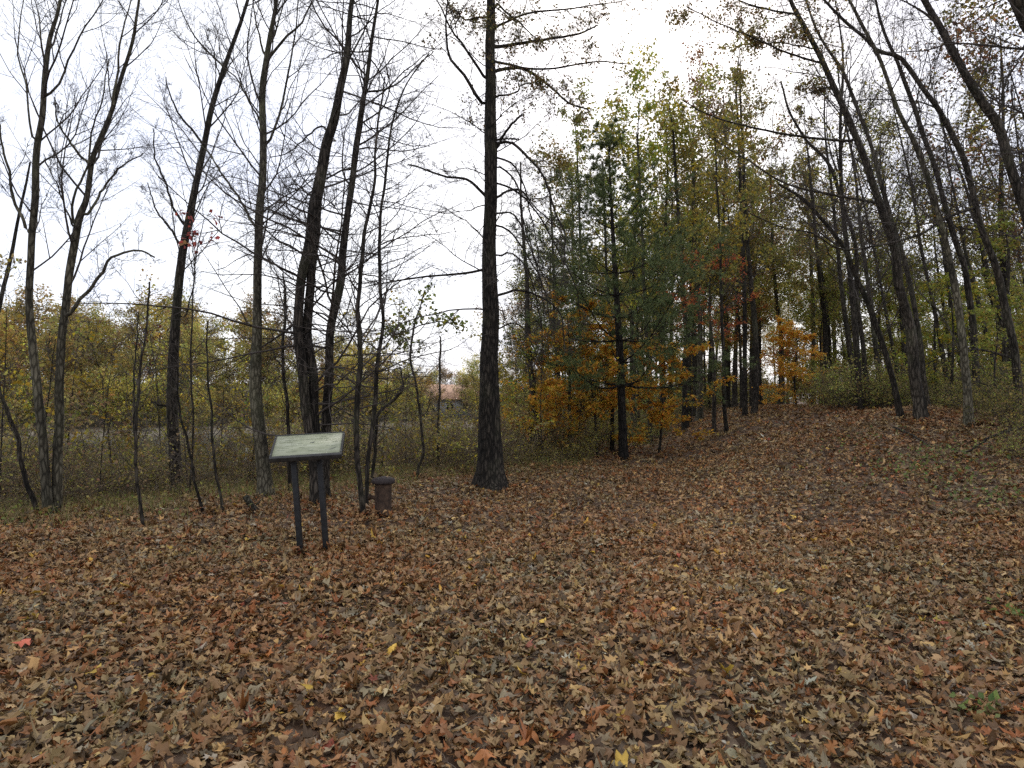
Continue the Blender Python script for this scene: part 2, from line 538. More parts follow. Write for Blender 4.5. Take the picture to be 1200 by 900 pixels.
tag(mb.build('pond_water', m, smooth=False), 'still grey green pond seen between the trunks', 'pond', kind='structure')

# ------------------------------------------------------------------ leaf litter
def outline(kind):
    if kind == 'maple':
        a = np.array([270, 300, 332, 350, 18, 42, 64, 78, 90, 102, 116, 138, 162, 190, 208, 240]) * np.pi / 180
        rr = np.array([.35, .50, .78, .42, .95, .62, .50, .62, 1.05, .62, .50, .62, .95, .42, .78, .50])
        return np.stack([rr * np.cos(a), rr * np.sin(a)], 1) * 0.55
    if kind == 'oak':
        y = np.array([-.5, -.35, -.28, -.12, -.02, .12, .22, .36, .5])
        w = np.array([.03, .16, .07, .27, .10, .30, .11, .17, .0])
    elif kind == 'oval':
        y = np.array([-.5, -.36, -.15, .1, .34, .5])
        w = np.array([.0, .15, .25, .24, .11, .0])
    else:
        y = np.array([-.5, -.3, 0, .3, .5]); w = np.array([.05, .3, .36, .22, .02])
    a = np.stack([w, y], 1); b = np.stack([-w, y], 1)[::-1]
    return np.concatenate([a, b])


LIT_PAL = [(32, (0.2112, 0.1121, 0.0449)), (27, (0.309, 0.195, 0.0862)), (10, (0.2524, 0.1901, 0.11)), (15, (0.2451, 0.0926, 0.0282)), (14, (0.0927, 0.0566, 0.029)), (8, (0.3966, 0.2437, 0.0898)), (0.9, (0.4944, 0.3023, 0.0528)), (0.4, (0.309, 0.0877, 0.0484)), (0.7, (0.3502, 0.2974, 0.2112))]


def litter(mb, xs, ys, sizes, r, lift=0.03, tilt=0.24, pal=LIT_PAL):
    kinds = r.choice(4, len(xs), p=[.36, .30, .22, .12])
    for k, nm in enumerate(('maple', 'oak', 'oval', 'scrap')):
        sel = kinds == k
        n = int(sel.sum())
        if not n: continue
        o = outline(nm); q = len(o)
        x, y, s = xs[sel], ys[sel], sizes[sel] * (1.15 if nm in ('maple', 'oak') else 0.85)
        loc = np.concatenate([np.zeros((1, 2)), o])[None] * np.ones((n, 1, 1))
        loc = loc * (1 + r.normal(0, 0.10, (n, q + 1, 2)))
        loc[..., 0] *= r.uniform(0.7, 1.1, (n, 1))
        cup = r.normal(0.25, 0.55, (n, 1)); fold = r.normal(0.1, 0.55, (n, 1)); cu2 = r.normal(0, 0.5, (n, 1))
        zz = cup * (loc ** 2).sum(-1) + fold * np.abs(loc[..., 0]) + cu2 * loc[..., 1] ** 2 * np.sign(loc[..., 1]) + r.normal(0, 0.05, (n, q + 1))
        V = np.concatenate([loc, zz[..., None]], -1) * s[:, None, None]
        # tilt about a random axis, then turn
        tx = r.normal(0, tilt, n); ty = r.normal(0, tilt, n)
        far = r.uniform(0, 1, n) < 0.07
        tx[far] *= 2.6
        cx, sx_ = np.cos(tx), np.sin(tx); cy, sy = np.cos(ty), np.sin(ty)
        X, Y_, Zz = V[..., 0], V[..., 1], V[..., 2]
        Y2 = Y_ * cx[:, None] - Zz * sx_[:, None]; Z2 = Y_ * sx_[:, None] + Zz * cx[:, None]
        X2 = X * cy[:, None] + Z2 * sy[:, None]; Z3 = -X * sy[:, None] + Z2 * cy[:, None]
        a = r.uniform(0, 2 * np.pi, n)
        X3 = X2 * np.cos(a)[:, None] - Y2 * np.sin(a)[:, None]; Y3 = X2 * np.sin(a)[:, None] + Y2 * np.cos(a)[:, None]
        zb = terrain(x, y) + 0.006 + lift * r.uniform(0, 1, n) ** 1.4
        # keep the lowest point of a tilted leaf near the floor
        low = np.minimum(Z3.min(1), 0)
        W = np.stack([X3 + x[:, None], Y3 + y[:, None], Z3 + (zb - 0.75 * low)[:, None]], -1)
        c = pick(pal, n, r, 0.19, 0.028)
        patch = np.sin(x * 1.9 + 1.3 * np.sin(y * 1.1)) * np.sin(y * 1.6 + 0.9 * np.sin(x * 1.4 + 2))   # rust and pale drifts of leaves
        c = np.clip(c * (1 + patch[:, None] * np.array([[0.07, -0.04, -0.09]])), 0.004, 0.8)
        trod = np.exp(-((x - 0.33 * y + 0.2) / (0.5 + 0.05 * y)) ** 2) * sstep(3, 9, y)                # the trodden middle of the path is paler
        c = c * (1 + trod[:, None] * np.array([[0.22, 0.25, 0.26]]))
        cc = np.repeat(c[:, None], q + 1, 1) * np.exp(r.normal(0, 0.10, (n, q + 1, 1)))
        b = (np.arange(n) * (q + 1))[:, None, None]
        j = np.arange(q)
        tri = np.stack([np.zeros(q, int), 1 + j, 1 + (j + 1) % q], 1)[None]
        mb.add(W.reshape(-1, 3), (b + tri).reshape(-1, 3), cc.reshape(-1, 3))


def scatter_fan(n, y0, y1, r, half=0.86, power=1.0):
    u = r.uniform(0, 1, n)
    y = np.sqrt(y0 ** 2 + u * (y1 ** 2 - y0 ** 2))
    x = r.uniform(-1, 1, n) * (half * y + 0.6)
    return x, y


lr = np.random.default_rng(5)
mb = MB()
for n, y0, y1, smin, smax, lift in ((76000, 1.6, 8.5, 0.035, 0.112, 0.035), (66000, 8.0, 17, 0.05, 0.12, 0.04), (48000, 16, 42, 0.08, 0.16, 0.05)):
    x, y = scatter_fan(n, y0, y1, lr)
    if y0 > 15:
        x = lr.uniform(-3, 26, n); y = lr.uniform(y0, y1, n)
    v = edge_v(x, y)
    keep = lr.uniform(0, 1, n) < np.where((v < 0.3) | (x > 1.5), 1.0, np.clip(0.75 - 0.1 * v, 0.12, 1))
    keep &= terrain(x, y) > WATER_Z + 0.15
    x, y = x[keep], y[keep]
    s = smin + (smax - smin) * lr.beta(1.3, 2.7, len(x)) * 1.05
    litter(mb, x, y, s, lr, lift)
# behind and beside the camera
x = lr.uniform(-7, 7, 6000); y = lr.uniform(-4, 1.8, 6000)
litter(mb, x, y, 0.05 + 0.09 * lr.uniform(0, 1, 6000), lr, 0.035)
tm = MB(); nt_ = 700
tx_, ty_ = scatter_fan(nt_, 1.6, 16, lr)
tl = lr.uniform(0.06, 0.32, nt_); ta = lr.uniform(0, 6.28, nt_)
tt = np.linspace(-0.5, 0.5, 5)[None]
px_ = tx_[:, None] + np.cos(ta)[:, None] * tl[:, None] * tt + lr.normal(0, 0.006, (nt_, 5)); py_ = ty_[:, None] + np.sin(ta)[:, None] * tl[:, None] * tt + lr.normal(0, 0.006, (nt_, 5))
tubes(tm, np.stack([px_, py_, terrain(px_, py_) + 0.035 + lr.normal(0, 0.008, (nt_, 5))], -1), np.repeat(lr.uniform(0.0015, 0.0045, (nt_, 1)), 5, 1), 4)
tag(tm.build('twig_litter', plain('dead_twig', (0.12, 0.095, 0.07), 0.9, 0.4, 9, 0)), 'small dead twigs scattered through the fallen leaves', 'twigs', kind='stuff')
lit = mb.build('leaf_litter', LITTER, smooth=False)
tag(lit, 'brown and tan fallen maple and oak leaves covering the clearing', 'fallen leaves', kind='stuff')

# ------------------------------------------------------------------ traced trees
OLIVE = [(4, (0.27, 0.245, 0.060)), (3, (0.34, 0.275, 0.07)), (2, (0.20, 0.22, 0.06)), (1, (0.40, 0.28, 0.08))]
TAN = [(3, (0.257, 0.176, 0.081)), (2, (0.203, 0.162, 0.068)), (2, (0.297, 0.203, 0.068)), (1, (0.149, 0.135, 0.054))]
YELLOW = [(4, (0.414, 0.299, 0.034)), (3, (0.322, 0.276, 0.046)), (2, (0.207, 0.218, 0.046))]
LIME = [(4, (0.263, 0.3, 0.05)), (3, (0.2, 0.25, 0.05)), (2, (0.35, 0.325, 0.05))]
ORANGE = [(4, (0.76, 0.39, 0.055)), (3, (0.78, 0.49, 0.08)), (2, (0.66, 0.27, 0.05)), (1, (0.52, 0.37, 0.07))]
REDS = [(4, (0.50, 0.13, 0.05)), (2, (0.58, 0.22, 0.06)), (1, (0.42, 0.10, 0.06))]
RUSTY = [(3, (0.325, 0.138, 0.05)), (2, (0.275, 0.163, 0.062)), (2, (0.375, 0.188, 0.05))]

STYLE = {
    # L1 count, angle, length (m), up-curve;  L2.. (count, angle, ratio)
    'maple': dict(n1=34, a1=46, l1=2.4, up=0.09, g=0.10, sub=((7, 42, 0.6), (5, 42, 0.55), (3, 45, 0.5)), t0=0.28),
    'oak': dict(n1=46, a1=78, l1=2.1, up=0.02, g=0.17, sub=((8, 50, 0.55), (6, 50, 0.5), (4, 50, 0.55)), t0=0.22),
    'pinoak': dict(n1=74, a1=76, l1=2.9, up=0.02, g=0.13, sub=((8, 45, 0.5), (5, 45, 0.5), (2, 45, 0.5)), t0=0.2),
    'wood': dict(n1=30, a1=55, l1=2.0, up=0.06, g=0.13, sub=((7, 45, 0.6), (5, 45, 0.5), (3, 45, 0.5)), t0=0.3),
    'sapling': dict(n1=18, a1=50, l1=0.9, up=0.05, g=0.13, sub=((4, 45, 0.5), (4, 45, 0.5)), t0=0.25),
    'thin': dict(n1=44, a1=66, l1=1.6, up=0.03, g=0.12, sub=((6, 46, 0.5), (4, 45, 0.5)), t0=0.25),
}


def lift_px(pts, Y0, drift, base_z):
    out = []
    for (px, py) in pts:
        h = P(px, py, Y0)[2] - base_z
        out.append(P(px, py, Y0 + drift * h))
    return np.array(out)


GIRTH = 0.84
BASES = []


def tree(name, label, cat, stems, limbs=(), style='maple', bk='mid', base=None, Y=None, ext=4.0, seed=1, foliage=None, flare=0.45,
         group=None, drift=None, no_sub=False):
    """stems: [(pixel points from the base up, pixel widths)]; limbs the same, starting on a stem"""
    r = np.random.default_rng(seed)
    b0 = base or stems[0][0][0]
    B = hit(*b0) if Y is None else on_ground(b0[0], Y)
    Y0 = B[1]
    root = thing(name, label, cat, B, group)
    st = STYLE[style]
    drift = r.uniform(-0.06, 0.06) if drift is None else drift
    bm = BARK[bk]
    tw = MB(); lead_P, lead_R = [], []
    for si, (pp, ww) in enumerate(stems):
        w3 = lift_px(pp, Y0 + 0.12 * si, drift, B[2])
        rad = [w * 0.5 * Y0 / F * GIRTH * (0.86 if style == 'wood' else 1) / math.hypot(1, (pp[0][0] - 600) / F) for w in ww]
        if si == 0 or pp[0][1] > b0[1] - 30:
            w3[0] = [w3[0][0], w3[0][1], min(w3[0][2], float(terrain(w3[0][0], w3[0][1])) - 0.08)]
        if (ext > 0 and pp[-1][1] < 40) or (ext == 0 and rad[-1] > 0.03):
            d = norm(w3[-1] - w3[-2]); p = w3[-1].copy(); r0 = rad[-1]
            w3 = list(w3)
            for q in range(3):
                d = norm(d + r.normal(0, 0.06, 3) + np.array([0, 0, 0.12]))
                p = p + d * (ext or 2.4) / 3; w3.append(p); rad.append(r0 * (1 - (q + 1) / 3.25))
            w3 = np.array(w3)
        n = max(20, int(len(w3) * 5))
        if len(rad) != len(w3):
            rad = list(np.interp(np.linspace(0, 1, len(w3)), np.linspace(0, 1, len(rad)), rad))
        pts, rr = resample(w3, n, rad)
        pts = wiggle(pts, 0.012, r)
        t_ = MB(); trunk_mesh(t_, pts, rr, 12 if rr[0] > 0.08 else 8, flare if si == 0 else flare * 0.4, seed * 7 + si)
        t_.build('trunk', bm, root, origin=B)
        lead_P.append(pts); lead_R.append(rr)
        if si == 0: BASES.append((B[0], B[1], float(rr[0])))
    limb_P, limb_R = [], []
    for li, (pp, ww) in enumerate(limbs):
        best = min(((math.hypot(ax + (bx - ax) * u - pp[0][0], ay + (by - ay) * u - pp[0][1]), ax + (bx - ax) * u, ay + (by - ay) * u)
                    for sp, _ in stems for (ax, ay), (bx, by) in zip(sp[:-1], sp[1:]) for u in (0, .25, .5, .75)))
        if best[0] < 40: pp = [(best[1], best[2] + 3)] + list(pp)      # rooted in the wood of its stem
        hh = P(pp[0][0], pp[0][1], Y0)[2] - B[2]
        Ya = Y0 + drift * hh
        slope = r.uniform(-0.35, 0.35)
        dist = np.concatenate([[0], np.cumsum([math.hypot(pp[k + 1][0] - pp[k][0], pp[k + 1][1] - pp[k][1]) for k in range(len(pp) - 1)])]) * Y0 / F
        w3 = np.array([P(p[0], p[1], Ya + slope * d) for p, d in zip(pp, dist)])
        if isinstance(ww, (int, float)): ww = (ww, max(ww * 0.35, 1.2))
        rad = np.linspace(ww[0], ww[-1], len(pp)) * 0.5 * Y0 / F * GIRTH * (0.74 if style == 'wood' else 0.88)
        if pp[-1][1] <= 5:
            d = norm(w3[-1] - w3[-2]); w3 = np.vstack([w3, w3[-1] + d * 0.9, w3[-1] + d * 1.8 + np.array([0, 0, 0.2])])
            rad = np.concatenate([rad, [rad[-1] * 0.6, rad[-1] * 0.25]])
        pts, rr = resample(w3, 22, list(rad))
        pts = wiggle(pts, 0.016, r)
        l_ = MB(); tubes(l_, pts[None], rr[None], 7)
        l_.build('limb', bm, root, origin=B)
        limb_P.append(pts); limb_R.append(rr)
    # finer wood
    tips = []
    levels = []
    for pts, rr in zip(lead_P, lead_R):
        q, s = spawn(pts[None], rr[None], max(4, st['n1'] // (1 if len(lead_P) == 1 else 2)), st['t0'], 0.99, st['a1'], st['l1'], 10, 0.45, st['up'], st['g'], r, absolute=True)
        levels.append((q, s))
    if limb_P:
        q, s = spawn(np.array(limb_P), np.array(limb_R), 9, 0.12, 0.98, 48, 0.38, 10, 0.6, st['up'], st['g'], r)
        levels.append((q, s))
        q2, s2 = np.array(limb_P)[:, -2:].copy(), np.array(limb_R)[:, -2:].copy()
    for q, s in levels:
        tubes(tw, q, s, 5)
        for k, (m_, a_, ln_) in enumerate(st['sub']):
            q, s = spawn(q, s, m_, 0.15, 1.0, a_, ln_, 6 if k == 0 else 4, 0.65, st['up'] * 0.7, st['g'] * 1.2, r)
            tubes(tw, q, s, 4 if k == 0 else 3)
            if k >= len(st['sub']) - 2: tips.append(q)
    tw.build('branches', TWIG, root, origin=B)
    if foliage:
        n_, size, pal, cond = foliage
        cand = np.concatenate([q[:, 1:].reshape(-1, 3) for q in tips])
        if cond is not None:
            # keep leaves where cond(height above base, x offset) holds
            cand = cand[cond(cand[:, 2] - B[2], cand[:, 0] - B[0])]
        if len(cand):
            cl = cand[r.choice(len(cand), max(1, n_ // 9))]
            pts = (cl[:, None] + r.normal(0, 0.07, (len(cl), 9, 3))).reshape(-1, 3)
            fo = MB(); kites(fo, pts, size * r.uniform(0.6, 1.2, len(pts)), pick(pal, len(pts), r), r, 0.35, 0.62, 0.5)
            fo.build('foliage', LEAF, root, origin=B, smooth=False)
    return root


tree('maple_tree', 'twin-stemmed grey maple at the edge of the clearing, forking low over its shared base', 'tree',
     [([(58, 606), (52, 540), (50, 500), (42, 433), (35, 367), (35, 293), (39, 233), (43, 173), (50, 133), (53, 87), (60, 47), (72, 3)], [17, 15, 14, 13, 12, 11, 11, 10, 9, 9, 7, 5]),
      ([(67, 600), (67, 540), (68, 500), (70, 440), (75, 383), (82, 320), (92, 263), (103, 233), (108, 190), (120, 153), (132, 120), (143, 83), (157, 43), (163, 0)], [17, 15, 14, 14, 13, 12, 12, 9, 9, 8, 7, 6, 5, 4])],
     [([(30, 268), (12, 215), (4, 170), (-4, 140)], 6), ([(52, 115), (70, 95), (92, 50), (118, 0)], 5), ([(39, 165), (28, 100), (23, 50), (27, 0)], 4),
      ([(105, 248), (125, 215), (145, 193), (168, 180)], 5), ([(103, 190), (80, 165), (68, 140), (63, 115)], 5), ([(86, 262), (88, 230), (105, 180), (112, 140), (130, 70)], 5),
      ([(84, 262), (70, 225), (50, 180)], 4), ([(132, 115), (143, 50), (153, 0)], 5), ([(82, 368), (95, 350), (118, 322), (132, 302), (160, 293), (182, 302)], 7),
      ([(52, 70), (45, 30), (40, 0)], 4)],
     'maple', 'grey', seed=3, ext=4)
tree('maple_tree', 'dark slender maple leaning over the brush with bare forked limbs', 'tree',
     [([(208, 580), (205, 533), (203, 487), (203, 440), (205, 400), (207, 353), (213, 293), (222, 253), (233, 200), (242, 160), (253, 113), (267, 70), (280, 30), (290, 0)], [20, 18, 17, 16, 15, 14, 12, 12, 10, 9, 8, 7, 6, 5])],
     [([(214, 260), (200, 235), (190, 205), (182, 180), (178, 150)], 5), ([(212, 287), (195, 262), (180, 240), (174, 215)], 5), ([(237, 168), (215, 140), (200, 115), (195, 90)], 5),
      ([(262, 78), (232, 48), (215, 20), (210, 0)], 4), ([(258, 92), (250, 60), (240, 35)], 3), ([(217, 370), (226, 340), (225, 315), (222, 290)], 3), ([(202, 478), (190, 475), (177, 471)], (5, 2))],
     'maple', 'dark', seed=4, ext=4.5)
tree('maple_tree', 'straight olive grey maple with dark branch scars behind the sign board', 'tree',
     [([(313, 584), (307, 533), (302, 487), (300, 440), (302, 400), (302, 350), (303, 293), (303, 253), (307, 200), (308, 160), (307, 110), (312, 73), (318, 40), (325, 0)], [24, 20, 18, 17, 15, 13, 12, 12, 11, 11, 10, 9, 7, 6])],
     [([(298, 264), (275, 225), (255, 195), (243, 178), (235, 170)], 5), ([(313, 70), (335, 45), (352, 30), (365, 0)], 6), ([(310, 66), (303, 40), (297, 0)], 5),
      ([(315, 168), (330, 125), (338, 80), (346, 40), (350, 0)], 5), ([(304, 142), (285, 105), (265, 80), (235, 55)], 4), ([(312, 62), (325, 35), (333, 0)], 5)],
     'maple', 'grey', seed=5, ext=4.5)
tree('pin_oak_tree', 'dark twin trunk growing together behind the sign board, full of fine twigs', 'tree',
     [([(372, 590), (368, 540), (361, 499), (354, 440), (348, 385), (352, 330), (363, 287), (369, 247), (378, 200), (384, 167), (392, 140), (400, 103), (407, 67), (410, 33), (412, 0)], [20, 16, 15, 14, 14, 14, 16, 17, 16, 15, 14, 11, 10, 8, 7]),
      ([(375, 590), (374, 540), (369, 499), (366, 440), (361, 385), (364, 330), (369, 283), (374, 240), (380, 205)], [18, 15, 14, 14, 14, 13, 11, 9, 7])],
     [([(385, 158), (375, 148), (355, 165), (335, 180), (318, 184)], 4), ([(406, 75), (420, 50), (432, 20), (440, 0)], 4)],
     'pinoak', 'dark', seed=6, ext=4.5)
tree('pin_oak_tree', 'dark single trunk curving beside the twin trunk behind the sign board', 'tree',
     [([(380, 586), (380, 560), (382, 495), (386, 440), (389, 385), (400, 330), (402, 293), (408, 247), (413, 207), (417, 167), (422, 133), (428, 100), (433, 67), (438, 33), (443, 0)], [16, 15, 14, 13, 12, 12, 11, 10, 9, 9, 8, 7, 6, 5, 4])],
     [([(427, 108), (450, 105), (470, 95), (490, 75), (510, 60)], 4), ([(421, 140), (440, 155), (470, 168), (505, 172)], 3)],
     'pinoak', 'dark', seed=7, ext=4)
tree('young_oak_tree', 'slim dark stem rising beside the rusty pipe, hugging a thinner stem', 'tree',
     [([(427, 606), (422, 565), (418, 528), (419, 477), (421, 403), (420, 360), (425, 300), (430, 260), (437, 217), (440, 177), (445, 133), (452, 90)], [9, 8, 8, 8, 7, 6, 6, 5, 4, 3, 3, 2])],
     [], 'thin', 'dark', seed=8, ext=0)
tree('young_oak_tree', 'thinner stem bowing beside the slim dark stem at the rusty pipe', 'tree',
     [([(429, 600), (431, 550), (437, 495), (442, 422), (448, 378), (446, 330), (445, 293), (448, 247), (452, 200), (457, 157), (463, 127), (477, 97), (503, 63)], [7, 6, 6, 6, 5, 5, 5, 4, 4, 3, 3, 2, 2])],
     [], 'thin', 'dark', seed=9, ext=0)
tree('oak_tree', 'stout dark oak with flared base standing alone at the edge of the clearing', 'tree',
     [([(576, 573), (575, 545), (574, 500), (574, 430), (575, 365), (573, 293), (574, 233), (575, 167), (575, 117), (575, 67), (576, 0)], [40, 34, 30, 27, 23, 20, 19, 18, 17, 15, 12])],
     [([(566, 122), (545, 90), (525, 65), (523, 40), (525, 0)], 7), ([(567, 90), (548, 60), (530, 35), (512, 0)], 6), ([(566, 227), (548, 210), (520, 207), (490, 195), (478, 193)], 6),
      ([(582, 55), (610, 50), (640, 47), (680, 38), (700, 30)], 7), ([(582, 83), (610, 80), (640, 97), (665, 120), (690, 128)], 7), ([(583, 73), (620, 80), (650, 80), (700, 72), (735, 75)], 5),
      ([(583, 113), (605, 108), (615, 98), (640, 95)], 4), ([(583, 5), (600, 20), (630, 45)], 5), ([(583, 172), (592, 155), (610, 135)], (6, 3.5)), ([(586, 163), (607, 163)], (4, 2.5)),
      ([(584, 168), (600, 168), (625, 190), (640, 215), (650, 245), (660, 270), (662, 300)], 6), ([(585, 230), (600, 222), (612, 225), (630, 245), (655, 268)], 5),
      ([(585, 195), (605, 215), (612, 250), (622, 290), (640, 330)], 4), ([(586, 265), (605, 280), (625, 310), (640, 350), (648, 395)], 4),
      ([(586, 345), (610, 340), (640, 352), (658, 372), (662, 410)], 5),
      ([(585, 185), (603, 196), (618, 232), (628, 282), (631, 330)], 4), ([(585, 250), (602, 252), (620, 285), (634, 335), (640, 380)], 4),
      ([(586, 300), (600, 296), (618, 318), (632, 362), (636, 420)], 4), ([(585, 215), (615, 232), (650, 285), (672, 330), (680, 372)], 4), ([(586, 385), (603, 378), (622, 398), (636, 440)], 3.5),
      ([(562, 317), (530, 322), (490, 325), (445, 333), (428, 336)], 5), ([(567, 20), (545, 22), (530, 8)], 5), ([(584, 30), (620, 15), (660, 12), (700, 5)], 5)],
     'oak', 'dark', seed=10, ext=5, flare=0.55,
     foliage=(6500, 0.06, TAN + [(5, (0.2, 0.19, 0.07)), (3, (0.28, 0.25, 0.08))], lambda h, x: (h > 7.1) & (x > -1.3)))
tree('sapling', 'thin leafing sapling with a yellow green top beside the lone oak', 'sapling',
     [([(490, 562), (490, 548), (497, 527), (492, 487), (487, 450), (482, 420), (484, 385), (492, 360), (498, 340)], [5, 4, 4, 4, 3, 3, 3, 2, 2])],
     [([(483, 410), (472, 395), (462, 388), (455, 392)], (2.4, 1.3)), ([(485, 385), (505, 378), (525, 378), (540, 388)], (2.4, 1.3)), ([(493, 492), (503, 475), (505, 455)], (2, 1))],
     'sapling', 'mid', seed=12, ext=0, foliage=(420, 0.115, [(3, (0.34, 0.31, 0.04)), (4, (0.20, 0.24, 0.06)), (3, (0.15, 0.19, 0.06))], lambda h, x: h > 2.6))
tree('sapling', 'bare straight sapling between the yellow leafed sapling and the oak', 'sapling',
     [([(513, 552), (513, 520), (514, 487), (516, 420), (516, 395)], [4, 4, 3, 3, 2])], [], 'sapling', 'mid', seed=13, ext=0)
tree('sapling', 'crooked sapling bending over the brush beyond the rusty pipe', 'sapling',
     [([(435, 570), (438, 540), (440, 513), (445, 483), (462, 468), (472, 453), (470, 430)], [5, 5, 5, 4, 4, 3, 2])], [([(462, 468), (480, 440), (500, 436)], (2, 1))], 'sapling', 'mid', seed=14, ext=0)
tree('dead_sapling', 'thin dead pole standing in the leaves in front of the brush', 'sapling',
     [([(169, 623), (162, 565), (158, 508), (165, 437), (176, 330)], [6, 5, 5, 4, 3])], [([(157, 500), (157, 455), (160, 400), (162, 365)], (4, 2))], 'sapling', 'dark', seed=15, ext=0)
tree('sapling', 'thin crooked sapling rising from brush between two maples', 'sapling',
     [([(262, 602), (255, 560), (250, 525), (245, 455), (242, 376)], [5, 4, 4, 3, 2])], [], 'sapling', 'dark', seed=16, ext=0)
tree('sapling', 'leaning thin stem beside the foot of the dark slender maple', 'sapling',
     [([(240, 600), (227, 557), (217, 508), (210, 472), (206, 430)], [5, 4, 4, 3, 2])], [], 'sapling', 'dark', seed=17, ext=0)
tree('leaning_sapling', 'dark curved sapling leaning away from the foot of the twin-stemmed maple', 'sapling',
     [([(46, 606), (36, 575), (25, 543), (18, 508), (0, 455), (-12, 410)], [8, 8, 7, 6, 5, 4])], [], 'sapling', 'dark', seed=18, ext=0)
tree('sapling', 'slender sapling standing behind the sign board', 'sapling',
     [([(340, 580), (339, 540), (338, 502), (332, 422), (334, 352), (332, 320)], [6, 6, 5, 5, 4, 2])], [([(333, 440), (322, 415), (308, 400)], (2.5, 1.2))], 'sapling', 'dark', seed=19, ext=0)
tree('leaning_tree', 'dark leaning stem cut by the edge of the picture beyond the maple', 'tree',
     [([(-25, 600), (-20, 480), (-8, 390), (0, 357), (13, 300), (22, 255), (35, 190)], [10, 9, 8, 7, 6, 5, 3])], [], 'sapling', 'dark', seed=20, ext=0)
tree('red_maple_sapling', 'thin maple sapling bearing a few red leaves beside the dark slender maple', 'sapling',
     [([(222, 582), (226, 500), (224, 420), (226, 340), (232, 290), (240, 255)], [3, 3, 3, 2, 2, 1])], [([(228, 320), (225, 270), (222, 240)], (1.6, 1)), ([(232, 290), (248, 282), (258, 292)], (1.6, 1))],
     'sapling', 'mid', seed=21, ext=0, foliage=(60, 0.115, [(3, (0.42, 0.10, 0.08)), (1, (0.35, 0.2, 0.08))], lambda h, x: (h > 3.6)))

# trees up the bank on the far side of the clearing
tree('wood_tree', 'tall dark leaning tree with a flared foot at the brush, long limbs over the path', 'tree',
     [([(1080, 492), (1077, 470), (1073, 450), (1067, 383), (1053, 333), (1048, 293), (1033, 247), (1017, 200), (1003, 160), (985, 117), (968, 80), (950, 43), (933, 13), (927, 0)], [25, 22, 20, 18, 16, 15, 14, 13, 12, 11, 10, 9, 8, 7])],
     [([(1000, 165), (960, 163), (910, 155), (870, 147), (833, 135), (800, 118)], 6), ([(958, 73), (925, 62), (890, 48), (850, 30), (805, 8)], 5), ([(952, 57), (915, 50), (880, 52)], 4), ([(936, 17), (905, 12), (870, 3), (850, -8)], 5),
      ([(1022, 237), (975, 228), (920, 215), (880, 190), (830, 160)], 6), ([(978, 100), (950, 108), (925, 120)], 3)],
     'wood', 'mid', seed=30, ext=3, foliage=(6500, 0.066, TAN + OLIVE, lambda h, x: (x < -1.8) & (h > 7.0)))
tree('wood_tree', 'thin stem leaning close behind the tall dark leaning tree', 'tree',
     [([(1090, 488), (1083, 450), (1078, 400), (1068, 340), (1057, 293), (1043, 250), (1030, 207), (1017, 160), (1000, 117), (987, 83), (970, 57), (957, 33), (945, 0)], [10, 9, 9, 9, 9, 9, 8, 7, 7, 6, 5, 5, 4])],
     [], 'wood', 'mid', seed=31, ext=3, Y=16.5)
tree('wood_tree', 'thin tree bowing over the path above the brown brush', 'tree',
     [([(1020, 480), (1015, 443), (1010, 393), (1003, 340), (1003, 290), (985, 230), (970, 190), (945, 165), (925, 130), (915, 95)], [9, 9, 8, 8, 7, 7, 6, 5, 4, 3])],
     [], 'wood', 'mid', seed=32, ext=0, Y=19)
tree('wood_tree', 'curved grey tree leaning out of the brown brush beside the tall dark tree', 'tree',
     [([(1057, 491), (1047, 450), (1033, 400), (1020, 360), (1007, 333), (990, 295), (970, 265), (940, 232), (912, 215)], [13, 11, 10, 10, 9, 8, 7, 6, 4])],
     [], 'wood', 'mid', seed=33, ext=0)
tree('wood_tree', 'paired trunk with grey bark and a pale scar at its foot', 'tree',
     [([(1136, 499), (1133, 450), (1128, 400), (1120, 343), (1110, 293), (1100, 253), (1087, 207), (1073, 170), (1053, 130), (1040, 93), (1030, 67), (1010, 30), (995, 0)], [18, 15, 14, 12, 11, 10, 10, 9, 8, 7, 7, 6, 5])],
     [([(1123, 407), (1117, 390), (1100, 367), (1077, 340), (1070, 317), (1057, 297)], 5)], 'wood', 'grey', seed=34, ext=3)
tree('wood_tree', 'dark trunk paired behind the grey scarred trunk', 'tree',
     [([(1146, 484), (1143, 433), (1140, 383), (1130, 317), (1123, 293), (1110, 247), (1100, 207), (1083, 160), (1067, 113), (1053, 77), (1040, 50), (1030, 23), (1025, 0)], [14, 13, 12, 11, 11, 10, 9, 9, 8, 7, 6, 5, 4])],
     [], 'wood', 'dark', seed=35, ext=3, Y=16.5)
tree('wood_tree', 'bowed tree whose upper stem bends hard towards the path, with one long low limb', 'tree',
     [([(1197, 512), (1194, 470), (1190, 417), (1180, 367), (1167, 310), (1150, 267), (1143, 240), (1133, 200), (1120, 167), (1100, 130), (1083, 107), (1067, 83), (1053, 67), (1030, 60), (1013, 43), (993, 27), (967, 0)], [18, 16, 15, 14, 13, 12, 12, 11, 11, 10, 9, 9, 8, 7, 6, 6, 5])],
     [([(1143, 243), (1123, 250), (1100, 260), (1077, 275), (1033, 287), (987, 292), (950, 273), (917, 267), (880, 250)], 6), ([(1192, 422), (1150, 410), (1117, 413), (1083, 427)], 5), ([(1193, 465), (1160, 452), (1123, 442)], 4),
      ([(1098, 128), (1075, 119), (1040, 117), (1000, 118), (960, 128)], 3)],
     'wood', 'mid', seed=36, ext=3, Y=13.5)
